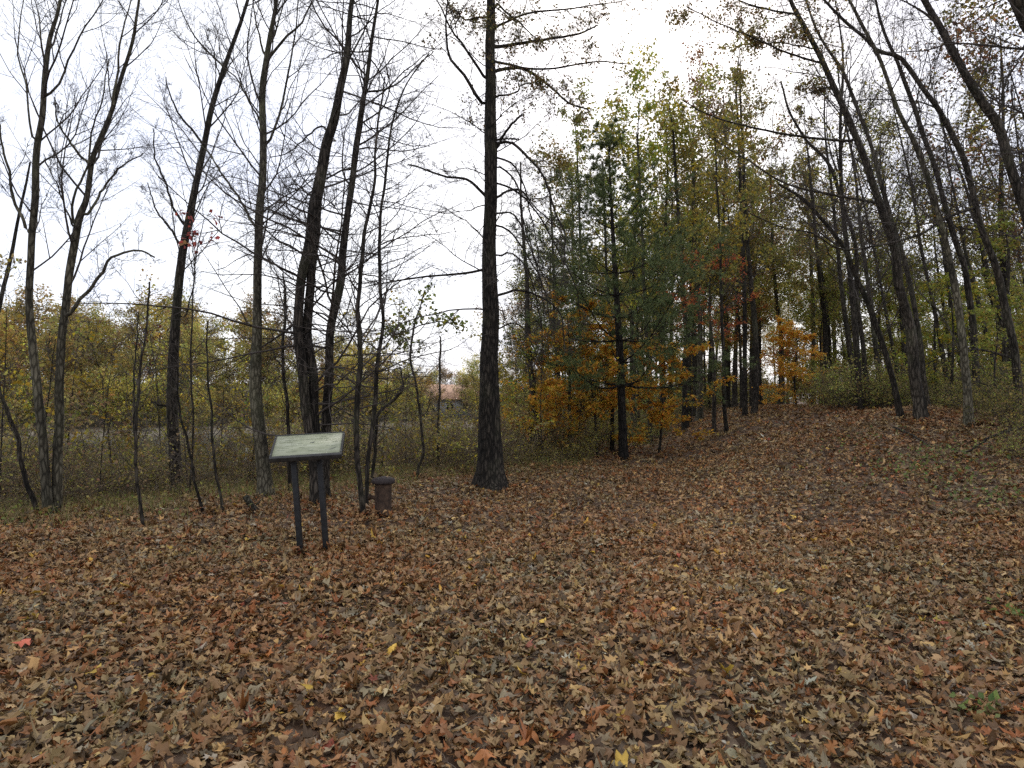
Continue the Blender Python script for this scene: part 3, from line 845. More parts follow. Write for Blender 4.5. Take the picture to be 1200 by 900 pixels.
tree('wood_tree', 'thick leaning trunk forking high at the top corner of the wood', 'tree',
     [([(1255, 560), (1245, 450), (1228, 350), (1213, 285), (1200, 240), (1183, 187), (1170, 147), (1150, 120), (1133, 93), (1117, 63), (1100, 30), (1083, 0)], [26, 24, 22, 21, 20, 19, 18, 17, 16, 15, 14, 12])],
     [([(1100, 28), (1075, 10), (1055, 0)], 7), ([(1172, 130), (1178, 100), (1184, 82), (1196, 58)], 4)], 'wood', 'mid', seed=37, ext=3, Y=11.5)
tree('wood_tree', 'very thick dark trunk crossing only the top corner of the picture', 'tree',
     [([(1420, 640), (1370, 420), (1310, 240), (1250, 90), (1205, 10), (1180, -50)], [80, 70, 64, 60, 58, 54])],
     [([(1205, 48), (1196, 65), (1183, 92), (1171, 130)], 5), ([(1190, -8), (1150, 10), (1120, 2)], 4)], 'wood', 'dark', seed=38, ext=4, Y=6.5)

MID = [
    ([(803, 496), (803, 430), (805, 397), (800, 330), (795, 250), (790, 170)], 11, 'dark dead-straight trunk among orange leaves beyond the pine', 27, 'dark'),
    ([(820, 489), (820, 430), (820, 377), (815, 300), (812, 200)], 11, 'pale grey trunk beside a darker straight trunk beyond the pine', 29, 'grey'),
    ([(852, 508), (848, 463), (847, 393), (845, 333), (842, 250), (838, 160)], 7, 'slim trunk rising through the red maple leaves at the path edge', None, 'dark'),
    ([(873, 489), (873, 417), (872, 337), (869, 250), (865, 150), (862, 110)], 8, 'slim dark trunk of a pair where the path bends', None, 'dark'),
    ([(884, 486), (887, 417), (880, 333), (875, 277), (872, 200), (868, 130)], 10, 'thicker bowed trunk of a pair where the path bends', None, 'dark'),
    ([(967, 470), (967, 383), (960, 317), (955, 267), (948, 190)], 9, 'dark trunk behind the small orange tree at the end of the path', 32, 'dark'),
    ([(976, 468), (971, 383), (962, 317), (953, 250)], 7, 'slim trunk touching the dark one behind the small orange tree', 33, 'mid'),
    ([(953, 472), (953, 377), (950, 300), (945, 220)], 8, 'grey trunk glimpsed above the small orange tree', 36, 'grey'),
    ([(915, 474), (915, 400), (908, 333), (903, 230)], 9, 'straight trunk between the bowed pair and the small orange tree', 33, 'mid'),
    ([(632, 540), (626, 482), (620, 407), (618, 343), (612, 260), (610, 190)], 10, 'slender grey trunk in the brush between the oak and the pine', 19, 'mid'),
    ([(717, 530), (718, 463), (716, 400), (712, 330), (708, 250), (706, 190)], 7, 'thin dark trunk standing close behind the pine', 21.5, 'dark'),
    ([(655, 522), (655, 450), (650, 380), (648, 300), (645, 220)], 6, 'thin trunk among the orange leaves before the pond brush', 22, 'mid'),
    ([(690, 512), (688, 440), (683, 360), (680, 270), (676, 180)], 7, 'tall thin trunk with yellow green leaves beside the pine', 25, 'mid'),
    ([(762, 505), (760, 430), (755, 350), (752, 260), (748, 170)], 7, 'tall thin trunk with yellow leaves showing above the pine boughs', 25, 'mid'),
]
for k, (pp, w, lab, Yd, bk) in enumerate(MID):
    fo = None
    if k in (12, 13): fo = (3200, 0.12, YELLOW + LIME if k == 13 else OLIVE + LIME, lambda h, x: h > 4.5)
    elif k in (1, 5, 7, 8): fo = (3000, 0.13, OLIVE + TAN, lambda h, x: h > 4.0)
    elif k in (3, 4): fo = (2400, 0.12, TAN + OLIVE, lambda h, x: h > 5.5)
    elif k in (0, 2, 6): fo = (2600, 0.12, OLIVE + YELLOW[:1], lambda h, x: h > 4.6)
    tree('slender_tree', lab, 'tree', [(pp, list(np.linspace(w * 1.1, w * (0.22 if k == 9 else 0.4), len(pp))))], [], 'wood' if k not in (9, 11) else 'thin', bk, Y=Yd, seed=60 + k, ext=0, foliage=fo, flare=0.5)

# ------------------------------------------------------------------ white pine
def pine(px, py, top_px, seed):
    r = np.random.default_rng(seed)
    B = hit(px, py); Y0 = B[1]
    root = thing('pine_tree', 'dark green pine with tiered boughs beside the path', 'tree', B)
    top = P(*top_px, Y0)
    H = top[2] - B[2]
    pts, rr = resample(np.array([B - [0, 0, .1], B * 0.66 + top * 0.34 + [.03, 0, 0], B * 0.33 + top * 0.67, top]), 30, [0.125, 0.10, 0.06, 0.015])
    t_ = MB(); trunk_mesh(t_, pts, rr, 10, 0.4, 3); t_.build('trunk', BARK['pine'], root, origin=B)
    br = MB(); nd = MB()
    z = 1.75
    while z < H - 0.2:
        f = (z - 1.75) / (H - 1.75)
        ln = (3.7 * (1 - f) ** 0.9 + 0.35) * (0.85 if z < 2.3 else 1)
        m_ = int(r.integers(4, 7))
        i = np.searchsorted(pts[:, 2], B[2] + z); i = min(i, len(pts) - 1)
        a0 = r.uniform(0, 6.28)
        for q in range(m_):
            a = a0 + q * 6.283 / m_ + r.normal(0, 0.2)
            L_ = ln * r.uniform(0.55, 1.15)
            el = 0.15 + 0.75 * f + r.normal(0, 0.1)
            d = np.array([math.cos(a) * math.cos(el), math.sin(a) * math.cos(el), math.sin(el)])
            n = 9
            s = np.linspace(0, 1, n)[:, None]
            bp = pts[i] + d * L_ * s + np.array([0, 0, 1]) * (-0.16 * L_ * s * (1 - s) * 2 + 0.10 * L_ * s ** 3) + r.normal(0, 0.02, (n, 3)) * s
            brd = np.linspace(0.022 * (1 - f) + 0.008, 0.004, n)
            tubes(br, bp[None], brd[None], 5)
            q2, s2 = spawn(bp[None], brd[None], max(5, int(L_ * 8)), 0.25, 1.0, 50, 0.34, 5, 0.6, 0.03, 0.12, r, flat=0.85)
            tubes(br, q2, s2, 3)
            q3, s3 = spawn(q2, s2, 4, 0.3, 1.0, 40, 0.5, 3, 0.6, 0.03, 0.1, r, flat=0.7)
            tubes(br, q3, s3, 3)
            tuft = np.concatenate([q2[:, 2:].reshape(-1, 3), q3[:, 1:].reshape(-1, 3)])
            dirs = np.concatenate([np.repeat(norm(q2[:, -1] - q2[:, 0]), q2.shape[1] - 2, 0), np.repeat(norm(q3[:, -1] - q3[:, 0]), q3.shape[1] - 1, 0)])
            keep = r.uniform(0, 1, len(tuft)) < 0.8
            tuft = tuft[keep]; dirs = dirs[keep]
            k = 19
            d3 = norm(np.repeat(dirs, k, 0) * 0.9 + r.normal(0, 0.42, (len(tuft) * k, 3)) - np.array([0, 0, 0.12]))
            p3 = np.repeat(tuft, k, 0)
            ln3 = r.uniform(0.08, 0.15, len(p3))[:, None]
            side = norm(np.cross(d3, r.normal(size=d3.shape))) * 0.0046
            v = np.stack([p3 - side, p3 + side, p3 + d3 * ln3], 1).reshape(-1, 3)
            fc = np.arange(len(p3) * 3).reshape(-1, 3)
            cc = np.repeat(pick([(3, (0.115, 0.150, 0.054)), (2, (0.085, 0.118, 0.050)), (2, (0.155, 0.175, 0.06))], len(p3), r, 0.2), 3, 0)
            nd.add(v, fc, cc)
        z += 0.58 * r.uniform(0.75, 1.3)
    br.build('boughs', BARK['pine'], root, origin=B)
    nd.build('needles', NEEDLE, root, origin=B, smooth=False)
    return root


pine(731, 539, (713, 165), 2)

# ------------------------------------------------------------------ small coloured trees with layered sprays
def spray_tree(name, label, cat, B, H, spread, pal, n, size, seed, z0=0.2, conic=0.3, bk='mid', layers=16, lean=(0, 0), group=None, dens=6):
    r = np.random.default_rng(seed)
    root = thing(name, label, cat, B, group)
    B = np.asarray(B, float)
    top = B + np.array([lean[0], lean[1], H])
    pts, rr = resample(np.array([B - [0, 0, .05], B + (top - B) * .35 + r.normal(0, .04, 3), B + (top - B) * .7 + r.normal(0, .06, 3), top]), 18, [0.012 * H + .008, .01 * H, .006 * H, .006])
    t_ = MB(); trunk_mesh(t_, pts, rr, 7, 0.3, seed); t_.build('trunk', BARK[bk], root, origin=B)
    q, s = spawn(pts[None], rr[None], layers, z0, 0.97, 72, spread, 8, 0.6, 0.01, 0.10, r, absolute=True, flat=0.6)
    # longer low branches on conical trees, longer high ones on round ones
    br = MB(); tubes(br, q, s, 4)
    q2, s2 = spawn(q, s, dens, 0.2, 1.0, 48, 0.42, 5, 0.6, 0.0, 0.12, r, flat=0.85); tubes(br, q2, s2, 3)
    q3, s3 = spawn(q2, s2, 4, 0.2, 1.0, 45, 0.5, 3, 0.6, -0.02, 0.15, r, flat=0.8); tubes(br, q3, s3, 3)
    br.build('branches', TWIG, root, origin=B)
    cand = np.concatenate([q2[:, 1:].reshape(-1, 3), q3[:, 1:].reshape(-1, 3)])
    pts = cand[r.choice(len(cand), n)] + r.normal(0, 0.05, (n, 3)) * np.array([1, 1, 0.5])
    fo = MB(); kites(fo, pts, size * r.uniform(0.6, 1.2, n), pick(pal, n, r), r, 0.6, 0.6, 0.3)
    fo.build('foliage', BRIGHTLEAF, root, origin=B, smooth=False)
    return root


spray_tree('orange_sapling', 'bright orange young tree with layered sprays at the end of the path', 'tree', on_ground(933, 26), 3.2, 1.75, ORANGE, 5200, 0.10, 41, 0.04, layers=26)
OR = [((668, 530), 20.5, 4.4, 2.0, 'orange leaved young beech spreading in front of the pine boughs', 2300, (-.1, 0)),
      ((700, 534), 21.0, 3.0, 1.6, 'low orange beech tucked beneath the lowest pine boughs', 1700, (-.2, 0)),
      ((772, 520), 22.0, 3.2, 1.7, 'orange yellow beech on the path side of the pine trunk', 2300, (.1, 0)),
      ((622, 538), 20.0, 3.0, 1.3, 'sparse orange beech closest to the lone oak', 700, (.1, 0))]
for k, (b, Yd, H, sp, lab, n, ln) in enumerate(OR):
    spray_tree('beech_sapling', lab, 'tree', on_ground(b[0], Yd - 1.0), H, sp * 1.3, ORANGE + YELLOW[:1], int(n * 2.9), 0.115, 42 + k, 0.16, lean=ln, layers=20)
spray_tree('red_maple_tree', 'young maple with scarlet leaves above the path edge', 'tree', on_ground(836, 22.5), 6.2, 2.3, REDS + RUSTY[:1], 1700, 0.10, 50, 0.42, layers=18)
spray_tree('red_maple_tree', 'lower rust red maple deeper in the wood beside the scarlet one', 'tree', on_ground(880, 31), 5.0, 1.8, RUSTY + REDS, 1200, 0.11, 51, 0.4, layers=12)
spray_tree('beech_sapling', 'yellow green young beech behind the paired trunks', 'tree', on_ground(1098, 19.5), 4.2, 1.6, YELLOW + LIME + LIME, 2200, 0.10, 52, 0.2)
spray_tree('beech_sapling', 'lime leaved young beech beyond the tall dark leaning tree', 'tree', on_ground(1060, 24), 5.2, 2.0, LIME + OLIVE, 2200, 0.12, 53, 0.2)
spray_tree('beech_sapling', 'lime leaved young beech behind the bowed tree', 'tree', on_ground(1180, 19), 5.6, 1.9, LIME + OLIVE, 2600, 0.11, 54, 0.25)

# ------------------------------------------------------------------ background trees: prototypes, then copies
def proto(name, H, r0, crown, pal, n, size, seed, bk='mid', zc=0.4, bushy=1.0, nb=20, share=0.62):
    """a background tree as (list of part meshes) built once at the origin"""
    r = np.random.default_rng(seed)
    root = thing(name, None, None, (0, 0, 0))
    k = 7
    bend = np.cumsum(r.normal(0, 0.12, (k, 2)), 0) * np.linspace(0, 1, k)[:, None] * H / 12
    tp = np.stack([bend[:, 0], bend[:, 1], np.linspace(-0.15, H * 0.95, k)], 1)
    pts, rr = resample(tp, 22, list(np.linspace(r0, r0 * 0.15, k)))
    t_ = MB(); trunk_mesh(t_, pts, rr, 8, 0.5, seed); t_.build('trunk', BARK[bk], root)
    q, s = spawn(pts[None], rr[None], nb, zc, 0.99, 50, crown, 9, 0.5, 0.06, 0.14, r, absolute=True, prof='round', thick=0.009)
    br = MB(); tubes(br, q, s, 4)
    q2, s2 = spawn(q, s, 6, 0.2, 1.0, 46, 0.5, 5, 0.6, 0.03, 0.2, r, rmin=0.004); tubes(br, q2, s2, 3)
    q3, s3 = spawn(q2, s2, 5, 0.2, 1.0, 46, 0.5, 4, 0.6, 0.02, 0.2, r, rmin=0.004); tubes(br, q3, s3, 3)
    br.build('branches', TWIG, root)
    if n:
        on = r.uniform(0, 1, nb) < share                     # some boughs have dropped their leaves
        o2 = np.repeat(on, 6); o3 = np.repeat(o2, 5)
        cand = np.concatenate([q2[o2][:, 1:].reshape(-1, 3), q3[o3][:, 1:].reshape(-1, 3), q3[o3][:, 1:].reshape(-1, 3)])
        cl = cand[r.choice(len(cand), n // 8)]
        p = (cl[:, None] + r.normal(0, 0.2 * bushy, (len(cl), 8, 3))).reshape(-1, 3)
        col = np.repeat(pick(pal, len(cl), r, 0.25), 8, 0) * np.exp(r.normal(0, 0.12, (len(p), 1)))
        fo = MB(); kites(fo, p, size * r.uniform(0.6, 1.25, len(p)), col, r, 0.35, 0.7, 0.4)
        fo.build('foliage', BANKLEAF if name.startswith('bank') else LEAF, root, smooth=False)
    return root


def place(pr, loc, rz, sc, label, cat, group, lean=0.0):
    o = pr['used'] and copy_tree(pr['o']) or pr['o']
    pr['used'] = True
    o.location = [float(a) for a in loc]; o.rotation_euler = (Matrix.Rotation(-lean, 3, 'Y') @ Matrix.Rotation(rz, 3, 'Z')).to_euler(); w_ = random.uniform(0.9, 1.25); o.scale = (sc * w_, sc * w_, sc * random.uniform(0.93, 1.07))
    return tag(o, label, cat, group)


random.seed(4)
pr_rng = np.random.default_rng(77)
WOOD = [
    ('olive', [dict(o=proto('woodland_tree', 15, 0.15, 3.6, OLIVE, 7000, 0.13, 100 + k, 'mid', 0.30), used=False) for k in range(3)]),
    ('brown', [dict(o=proto('woodland_tree', 14, 0.16, 3.6, TAN + RUSTY[:1], 5200, 0.13, 110 + k, 'dark', 0.34), used=False) for k in range(3)]),
    ('yellow', [dict(o=proto('woodland_tree', 13, 0.12, 3.2, YELLOW + OLIVE, 6200, 0.13, 120 + k, 'mid', 0.30), used=False) for k in range(2)]),
    ('bare', [dict(o=proto('woodland_tree', 15, 0.11, 3.0, OLIVE, 260, 0.12, 130 + k, 'mid', 0.40), used=False) for k in range(3)]),
    ('lime', [dict(o=proto('woodland_tree', 9, 0.08, 3.0, LIME + OLIVE, 5500, 0.12, 140 + k, 'mid', 0.18), used=False) for k in range(2)]),
]
WL = {'olive': 'tall olive leaved tree deep in the wood beyond the path', 'brown': 'tall tree with thin brown leaves deep in the wood beyond the path',
      'yellow': 'slim yellow leaved tree deep in the wood beyond the path', 'bare': 'tall bare tree standing in the wood up the bank', 'lime': 'shorter lime green tree low in the wood beyond the path'}
spots = []
tries = 0
while len(spots) < 162 and tries < 20000:
    tries += 1
    Yd = pr_rng.uniform(24, 92) if 50 < len(spots) < 138 else pr_rng.uniform(18 if len(spots) >= 138 else 24, 44)
    px = pr_rng.uniform(600, 1290)
    x = (px - 600) / F * Yd
    if px < 690 and Yd < 30: continue
    pxpath = abs(px - 930) < 34 and Yd < 45
    if pxpath: continue
    if any((x - a) ** 2 + (Yd - b) ** 2 < 1.7 ** 2 for a, b, _ in spots): continue
    if len(spots) >= 138 and px < 985: continue
    if px < 985 and Yd < 29: continue
    spots.append((x, Yd, px))
for (x, Yd, px) in spots:
    if px > 985 and Yd < 26:
        kind = 'bare'
    elif px > 985:
        kind = pr_rng.choice(['bare', 'olive', 'lime', 'brown'], p=[.68, .04, .26, .02])
    elif px > 850:
        kind = pr_rng.choice(['olive', 'brown', 'yellow', 'bare', 'lime'], p=[.42, .24, .14, .12, .08])
    elif px > 690:
        kind = pr_rng.choice(['olive', 'brown', 'yellow', 'bare', 'lime'], p=[.34, .18, .22, .20, .06])
    else:
        kind = pr_rng.choice(['bare', 'yellow', 'lime', 'brown'], p=[.45, .15, .25, .15])
    pl = dict(WOOD)[kind]
    p_ = pl[int(pr_rng.integers(len(pl)))]
    sc = pr_rng.uniform(0.75, 1.02) * (0.72 if px < 690 else 1) * (0.85 if px > 985 else 1) * (0.86 if 690 <= px <= 985 and Yd < 40 else 1)
    place(p_, (x, Yd, float(terrain(x, Yd))), pr_rng.uniform(0, 6.28), sc, WL[kind], 'tree', kind + ' trees of the wood', R(max(0.0, (px - 920) / 300 * 17) * pr_rng.uniform(0.5, 1.1)))

BANK_OLIVE = [(4, (0.36, 0.312, 0.09)), (3, (0.432, 0.336, 0.096)), (2, (0.288, 0.3, 0.09)), (1, (0.408, 0.24, 0.102))]
BANK_GOLD = [(4, (0.552, 0.408, 0.09)), (3, (0.456, 0.372, 0.096)), (2, (0.48, 0.288, 0.096))]
BANK_BROWN = [(4, (0.396, 0.252, 0.114)), (3, (0.36, 0.276, 0.102)), (2, (0.3, 0.264, 0.096))]
for px, Yd, kk, j, sc, lab in ((742, 28, 2, 0, 1.02, 'yellow leaved tree whose crown tops the pine on its path side'), (778, 30, 2, 1, 1.10, 'tall yellow tree between the pine and the scarlet maple'),
                              (816, 32, 0, 0, 1.0, 'tall olive tree rising behind the scarlet maple'), (852, 33, 1, 1, 1.08, 'tall brown leaved tree above the bowed pair of trunks'),
                              (684, 31, 0, 2, .80, 'olive tree showing through the pine boughs towards the oak'), (890, 36, 1, 0, 1.0, 'thin brown crowned tree above the end of the path')):
    place(WOOD[kk][1][j], on_ground(px, Yd), px * 0.37, sc, lab, 'tree', None)

FAR = [
    ('green', [dict(o=proto('bank_tree', 10, 0.13, 4.4, BANK_OLIVE, 5200, 0.24, 200 + k, 'grey', 0.10, 1.5, 24, .85), used=False) for k in range(3)], 'olive green tree on the far bank of the pond'),
    ('gold', [dict(o=proto('bank_tree', 9, 0.12, 4.2, BANK_GOLD, 4800, 0.24, 210 + k, 'grey', 0.10, 1.5, 24, .85), used=False) for k in range(2)], 'golden leaved tree on the far bank of the pond'),
    ('brown', [dict(o=proto('bank_tree', 10, 0.13, 4.4, BANK_BROWN, 4800, 0.24, 220 + k, 'grey', 0.10, 1.5, 24, .85), used=False) for k in range(2)], 'brown tinged tree on the far bank of the pond'),
    ('rust', [dict(o=proto('bank_tree', 8, 0.12, 4.0, RUSTY, 6500, 0.26, 230, 'grey', 0.10, 1.5, 24, .85), used=False)], 'rust orange tree on the far bank of the pond'),
    ('bare', [dict(o=proto('bank_tree', 11, 0.12, 3.6, TAN, 1200, 0.2, 240, 'grey', 0.25, 1.2), used=False)], 'nearly bare pale tree on the far bank of the pond'),
    ('low', [dict(o=proto('bank_shrub', 3.2, 0.05, 2.3, BANK_OLIVE + BANK_GOLD, 4200, 0.2, 250 + k, 'grey', 0.04, 1.2, 24, .9), used=False) for k in range(2)], 'low bushy shrub along the far bank of the pond'),
]
fr = np.random.default_rng(9)
fs = []
tries = 0
while len(fs) < 128 and tries < 15000:
    tries += 1
    row = fr.uniform(0, 1)
    px = fr.uniform(-140, 612)
    if len(fs) < 26:
        off = fr.uniform(2.0, 5)
    else:
        off = 5 + 38 * fr.uniform(0, 1) ** 1.2
    x = (px - 600) / F * 60
    for _ in range(4):
        Yd = float(shore_y(x)) + off; x = (px - 600) / F * Yd
    if 500 < px < 556 and Yd < 104: continue
    md = 1.8 if len(fs) < 26 else 2.3
    if any((x - a) ** 2 + (Yd - b) ** 2 < md ** 2 for a, b, *_ in fs): continue
    fs.append((x, Yd, px, len(fs) < 26))
for (x, Yd, px, low) in fs:
    kind = 'low' if low else fr.choice(['green', 'gold', 'brown', 'rust', 'bare'], p=[.33, .19, .19, .09, .20])
    grp = [f for f in FAR if f[0] == kind][0]
    p_ = grp[1][int(fr.integers(len(grp[1])))]
    sc = fr.uniform(0.52, 1.16)
    if not low and px > 440: sc *= 0.62
    elif not low and px > 330: sc *= 0.78
    place(p_, (x, Yd, float(terrain(x, Yd))), fr.uniform(0, 6.28), sc, grp[2], 'shrub' if low else 'tree', kind + ' growth on the far bank')
for px, Yd, kk, sc in ((498, 92, 1, .5), (512, 90, 4, .55), (540, 91, 4, .5), (553, 93, 2, .5), (525, 107, 2, .62), (505, 110, 0, .65), (545, 112, 1, .62), (560, 106, 0, .55)):
    g_ = FAR[kk]
    place(g_[1][0], on_ground(px, Yd), fr.uniform(0, 6.28), sc, g_[2], 'tree', g_[0] + ' growth on the far bank')
rt = spray_tree('red_tree', 'dark red crowned tree rising above the far bank of the pond', 'tree', on_ground(176, 78), 9.5, 2.6, [(3, (0.30, 0.05, 0.045)), (2, (0.26, 0.09, 0.06))], 2600, 0.26, 58, 0.5, layers=18)

# ------------------------------------------------------------------ brush
def shrub(name, seed, H, stems, pal, n, size, spread=0.35, leaf_low=0.2):
    r = np.random.default_rng(seed)
    root = thing(name, None, None, (0, 0, 0))
    a = r.uniform(0, 6.28, stems); d = r.uniform(0, spread, stems)
    start = np.stack([np.cos(a) * d, np.sin(a) * d, np.full(stems, -0.05)], 1)
    dirn = norm(np.stack([np.cos(a) * 0.45, np.sin(a) * 0.45, np.ones(stems)], 1) + r.normal(0, 0.2, (stems, 3)))
    L_ = H * r.uniform(0.45, 1.1, stems)
    nn = 8
    p = np.empty((stems, nn, 3)); p[:, 0] = start
    for q in range(1, nn):
        dirn = norm(dirn + r.normal(0, 0.13, (stems, 3)) + np.array([0, 0, -0.03]))
        p[:, q] = p[:, q - 1] + dirn * (L_ / (nn - 1))[:, None]
    rad = (0.0035 + 0.004 * r.uniform(0, 1, stems) * H / 2)[:, None] * np.linspace(1, 0.35, nn)[None]
    mb = MB(); tubes(mb, p, rad, 4)
    q2, s2 = spawn(p, rad, 6, 0.2, 1.0, 45, 0.32, 5, 0.7, 0.03, 0.2, r); tubes(mb, q2, s2, 3)
    q3, s3 = spawn(q2, s2, 4, 0.2, 1.0, 45, 0.5, 3, 0.7, 0.0, 0.2, r); tubes(mb, q3, s3, 3)
    mb.build('stems', BSTEM if name == 'brush_shrub' else TWIG, root)
    if n:
        cand = np.concatenate([q2[:, 1:].reshape(-1, 3), q3[:, 1:].reshape(-1, 3)])
        pt = cand[r.choice(len(cand), n)] + r.normal(0, 0.03, (n, 3))
        fo = MB(); kites(fo, pt, size * r.uniform(0.5, 1.2, n), pick(pal, n, r, 0.25), r, 0.3, 0.65, 0.3)
        fo.build('foliage', LEAF, root, smooth=False)
    return root


BR_OLIVE = [(4, (0.27, 0.24, 0.08)), (3, (0.30, 0.22, 0.105)), (2, (0.38, 0.33, 0.09)), (2, (0.2, 0.165, 0.09))]
BSTEM = plain('brush_stem', (0.135, 0.108, 0.078), 0.85, 0.5, 3, 0.0)
BR_BROWN = [(4, (0.27, 0.175, 0.10)), (2, (0.21, 0.15, 0.095)), (1, (0.27, 0.23, 0.09))]
SHR = {
    'olive': [dict(o=shrub('brush_shrub', 300 + k, 1.9, 26, BR_OLIVE + BR_BROWN[:1], 900, 0.058), used=False) for k in range(3)],
    'bare': [dict(o=shrub('brush_shrub', 310 + k, 1.7, 30, BR_BROWN, 420, 0.05, 0.5), used=False) for k in range(3)],
    'yellow': [dict(o=shrub('brush_shrub', 320 + k, 1.8, 18, YELLOW + BR_OLIVE, 950, 0.07), used=False) for k in range(2)],
    'wood': [dict(o=shrub('thicket_shrub', 330 + k, 1.8, 44, OLIVE + BR_OLIVE + LIME[:1], 1900, 0.065, 0.6), used=False) for k in range(2)],
}
SL = {'olive': 'thin stemmed shrub with small olive leaves in the brush by the pond', 'bare': 'leafless grey brown shrub in the brush by the pond', 'yellow': 'thin shrub with yellowing leaves in the brush by the pond'}
sr = np.random.default_rng(21)
ns = 0
placed = []
tries = 0
while ns < 175 and tries < 15000:
    tries += 1
    px = sr.uniform(-60, 690)
    Yd = sr.uniform(8.5, 24)
    x = (px - 600) / F * Yd
    v = float(edge_v(x, Yd)); z = float(terrain(x, Yd))
    lo = 0.9 if px < 560 else 0.2
    if v < lo or v > 11 or z < WATER_Z + 0.1: continue
    if 300 < px < 470 and v < 1.6: continue
    if (90 < px < 340 or 395 < px < 470) and Yd > 15.5: continue      # the pond shows through here
    if any((x - a) ** 2 + (Yd - b) ** 2 < 0.6 ** 2 for a, b in placed): continue
    placed.append((x, Yd)); ns += 1
    kind = sr.choice(['olive', 'bare', 'yellow'], p=[.50, .20, .30])
    p_ = SHR[kind][int(sr.integers(len(SHR[kind])))]
    sc = sr.uniform(0.4, 1.35) ** 1.2 * (0.65 + 0.08 * min(v, 7))
    place(p_, (x, Yd, z), sr.uniform(0, 6.28), sc, SL[kind], 'shrub', kind + ' shrubs in the pond brush')
SAP = [dict(o=proto('brush_sapling', 3.6, 0.017, 0.9, YELLOW + BR_OLIVE, 200 + 240 * (k % 2), 0.075, 340 + k, 'mid', 0.25, 0.35, 12, .6), used=False) for k in range(4)]
got = []
tries = 0
while len(got) < 66 and tries < 5000:
    tries += 1
    px = sr.uniform(-40, 720); Yd = sr.uniform(9.5, 25)
    x = (px - 600) / F * Yd; v = float(edge_v(x, Yd)); z = float(terrain(x, Yd))
    if v < (1.2 if px < 560 else 0.3) or v > 11 or z < WATER_Z + 0.1: continue
    if 310 < px < 440 and v < 3: continue
    if any((x - a) ** 2 + (Yd - b) ** 2 < 0.8 ** 2 for a, b in got): continue
    got.append((x, Yd))
    k = int(sr.integers(4))
    place(SAP[k], (x, Yd, z), sr.uniform(0, 6.28), sr.uniform(0.5, 1.15), ('nearly bare' if k % 2 == 0 else 'yellow leafed') + ' spindly sapling standing in the brush by the pond', 'sapling',
          ('bare' if k % 2 == 0 else 'leafy') + ' saplings in the pond brush', R(sr.uniform(-9, 9)))
UND = [dict(o=proto('understory_shrub', 3.4, 0.04, 1.9, OLIVE + RUSTY[:1] + YELLOW[:1], 3200, 0.13, 350 + k, 'mid', 0.06, 0.9, 22, .85), used=False) for k in range(3)]
for k in range(46):
    px = sr.uniform(575, 1270); Yd = sr.uniform(33, 80)
    if abs(px - 930) < 30 and Yd < 42: continue
    x = (px - 600) / F * Yd
    place(UND[int(sr.integers(3))], (x, Yd, float(terrain(x, Yd))), sr.uniform(0, 6.28), sr.uniform(0.6, 1.25), 'bushy olive and rust understory shrub between the trunks deep in the wood', 'shrub', 'understory of the wood')
TH = [(990, 20, 0.9), (1003, 19, 0.9), (1018, 21, 1.1), (1035, 18.5, 0.9), (1000, 23, 1.0), (985, 25, 1.0), (1128, 19, 0.8), (1215, 14, .8), (1050, 22, .9), (1160, 21, .9), (1185, 15.5, .6), (1150, 18, .8), (1172, 17.5, .8), (1200, 17, .8), (1195, 20, 1.0), (1115, 20, .8), (1212, 15.5, .7), (1098, 21, .8), (1030, 20, .9), (1015, 22, 1.0), (965, 26, .8), (1045, 19, .6), (1140, 22, 1.0), (1196, 12.5, .55), (1222, 12, .6), (1168, 13.6, .5), (1240, 11, .6), (1134, 15.2, .5), (1186, 14, .75), (1090, 17.6, .45), (1207, 10.6, .4)]
for px, Yd, sc in TH:
    b = on_ground(px, Yd)
    p_ = SHR['wood'][int(sr.integers(2))]
    place(p_, b, px * 0.7, sc, 'brown olive thicket shrub tangled around the leaning trunks up the bank', 'shrub', 'thicket up the bank')
for k in range(46):
    px = sr.uniform(640, 925); Yd = sr.uniform(22, 42)
    x = (px - 600) / F * Yd
    if px > 600 + (Yd - 12) * 11.5: continue
    p_ = SHR['wood'][int(sr.integers(2))]
    place(p_, (x, Yd, float(terrain(x, Yd))), sr.uniform(0, 6.28), sr.uniform(0.5, 0.9), 'brown shrub of the wood floor beyond the pine', 'shrub', 'shrubs of the wood floor')

for k in range(70):
    px = sr.uniform(585, 1290); Yd = sr.uniform(44, 95)
    x = (px - 600) / F * Yd
    place(SHR['wood'][int(sr.integers(2))], (x, Yd, float(terrain(x, Yd))), sr.uniform(0, 6.28), sr.uniform(1.4, 2.4), 'tall brown shrub deep in the wood far beyond the bend of the path', 'shrub', 'far shrubs of the wood')
place(WOOD[1][1][1], on_ground(1182, 26), 1.0, 1.12, 'tall brown leaved tree showing its crown behind the thick forking trunk', 'tree', None)
place(WOOD[0][1][2], on_ground(1225, 24), 2.2, 1.0, 'tall olive leaved tree close behind the thick forking trunk', 'tree', None)
spray_tree('beech_sapling', 'yellow leaved young beech at the foot of the tall dark leaning tree', 'tree', on_ground(1112, 18), 3.4, 1.4, YELLOW + LIME, 2400, 0.09, 55, 0.15)
spray_tree('beech_sapling', 'small green young beech standing in the leaves by the bowed tree', 'tree', on_ground(1168, 15), 2.3, 1.0, LIME + OLIVE, 1200, 0.08, 56, 0.15)


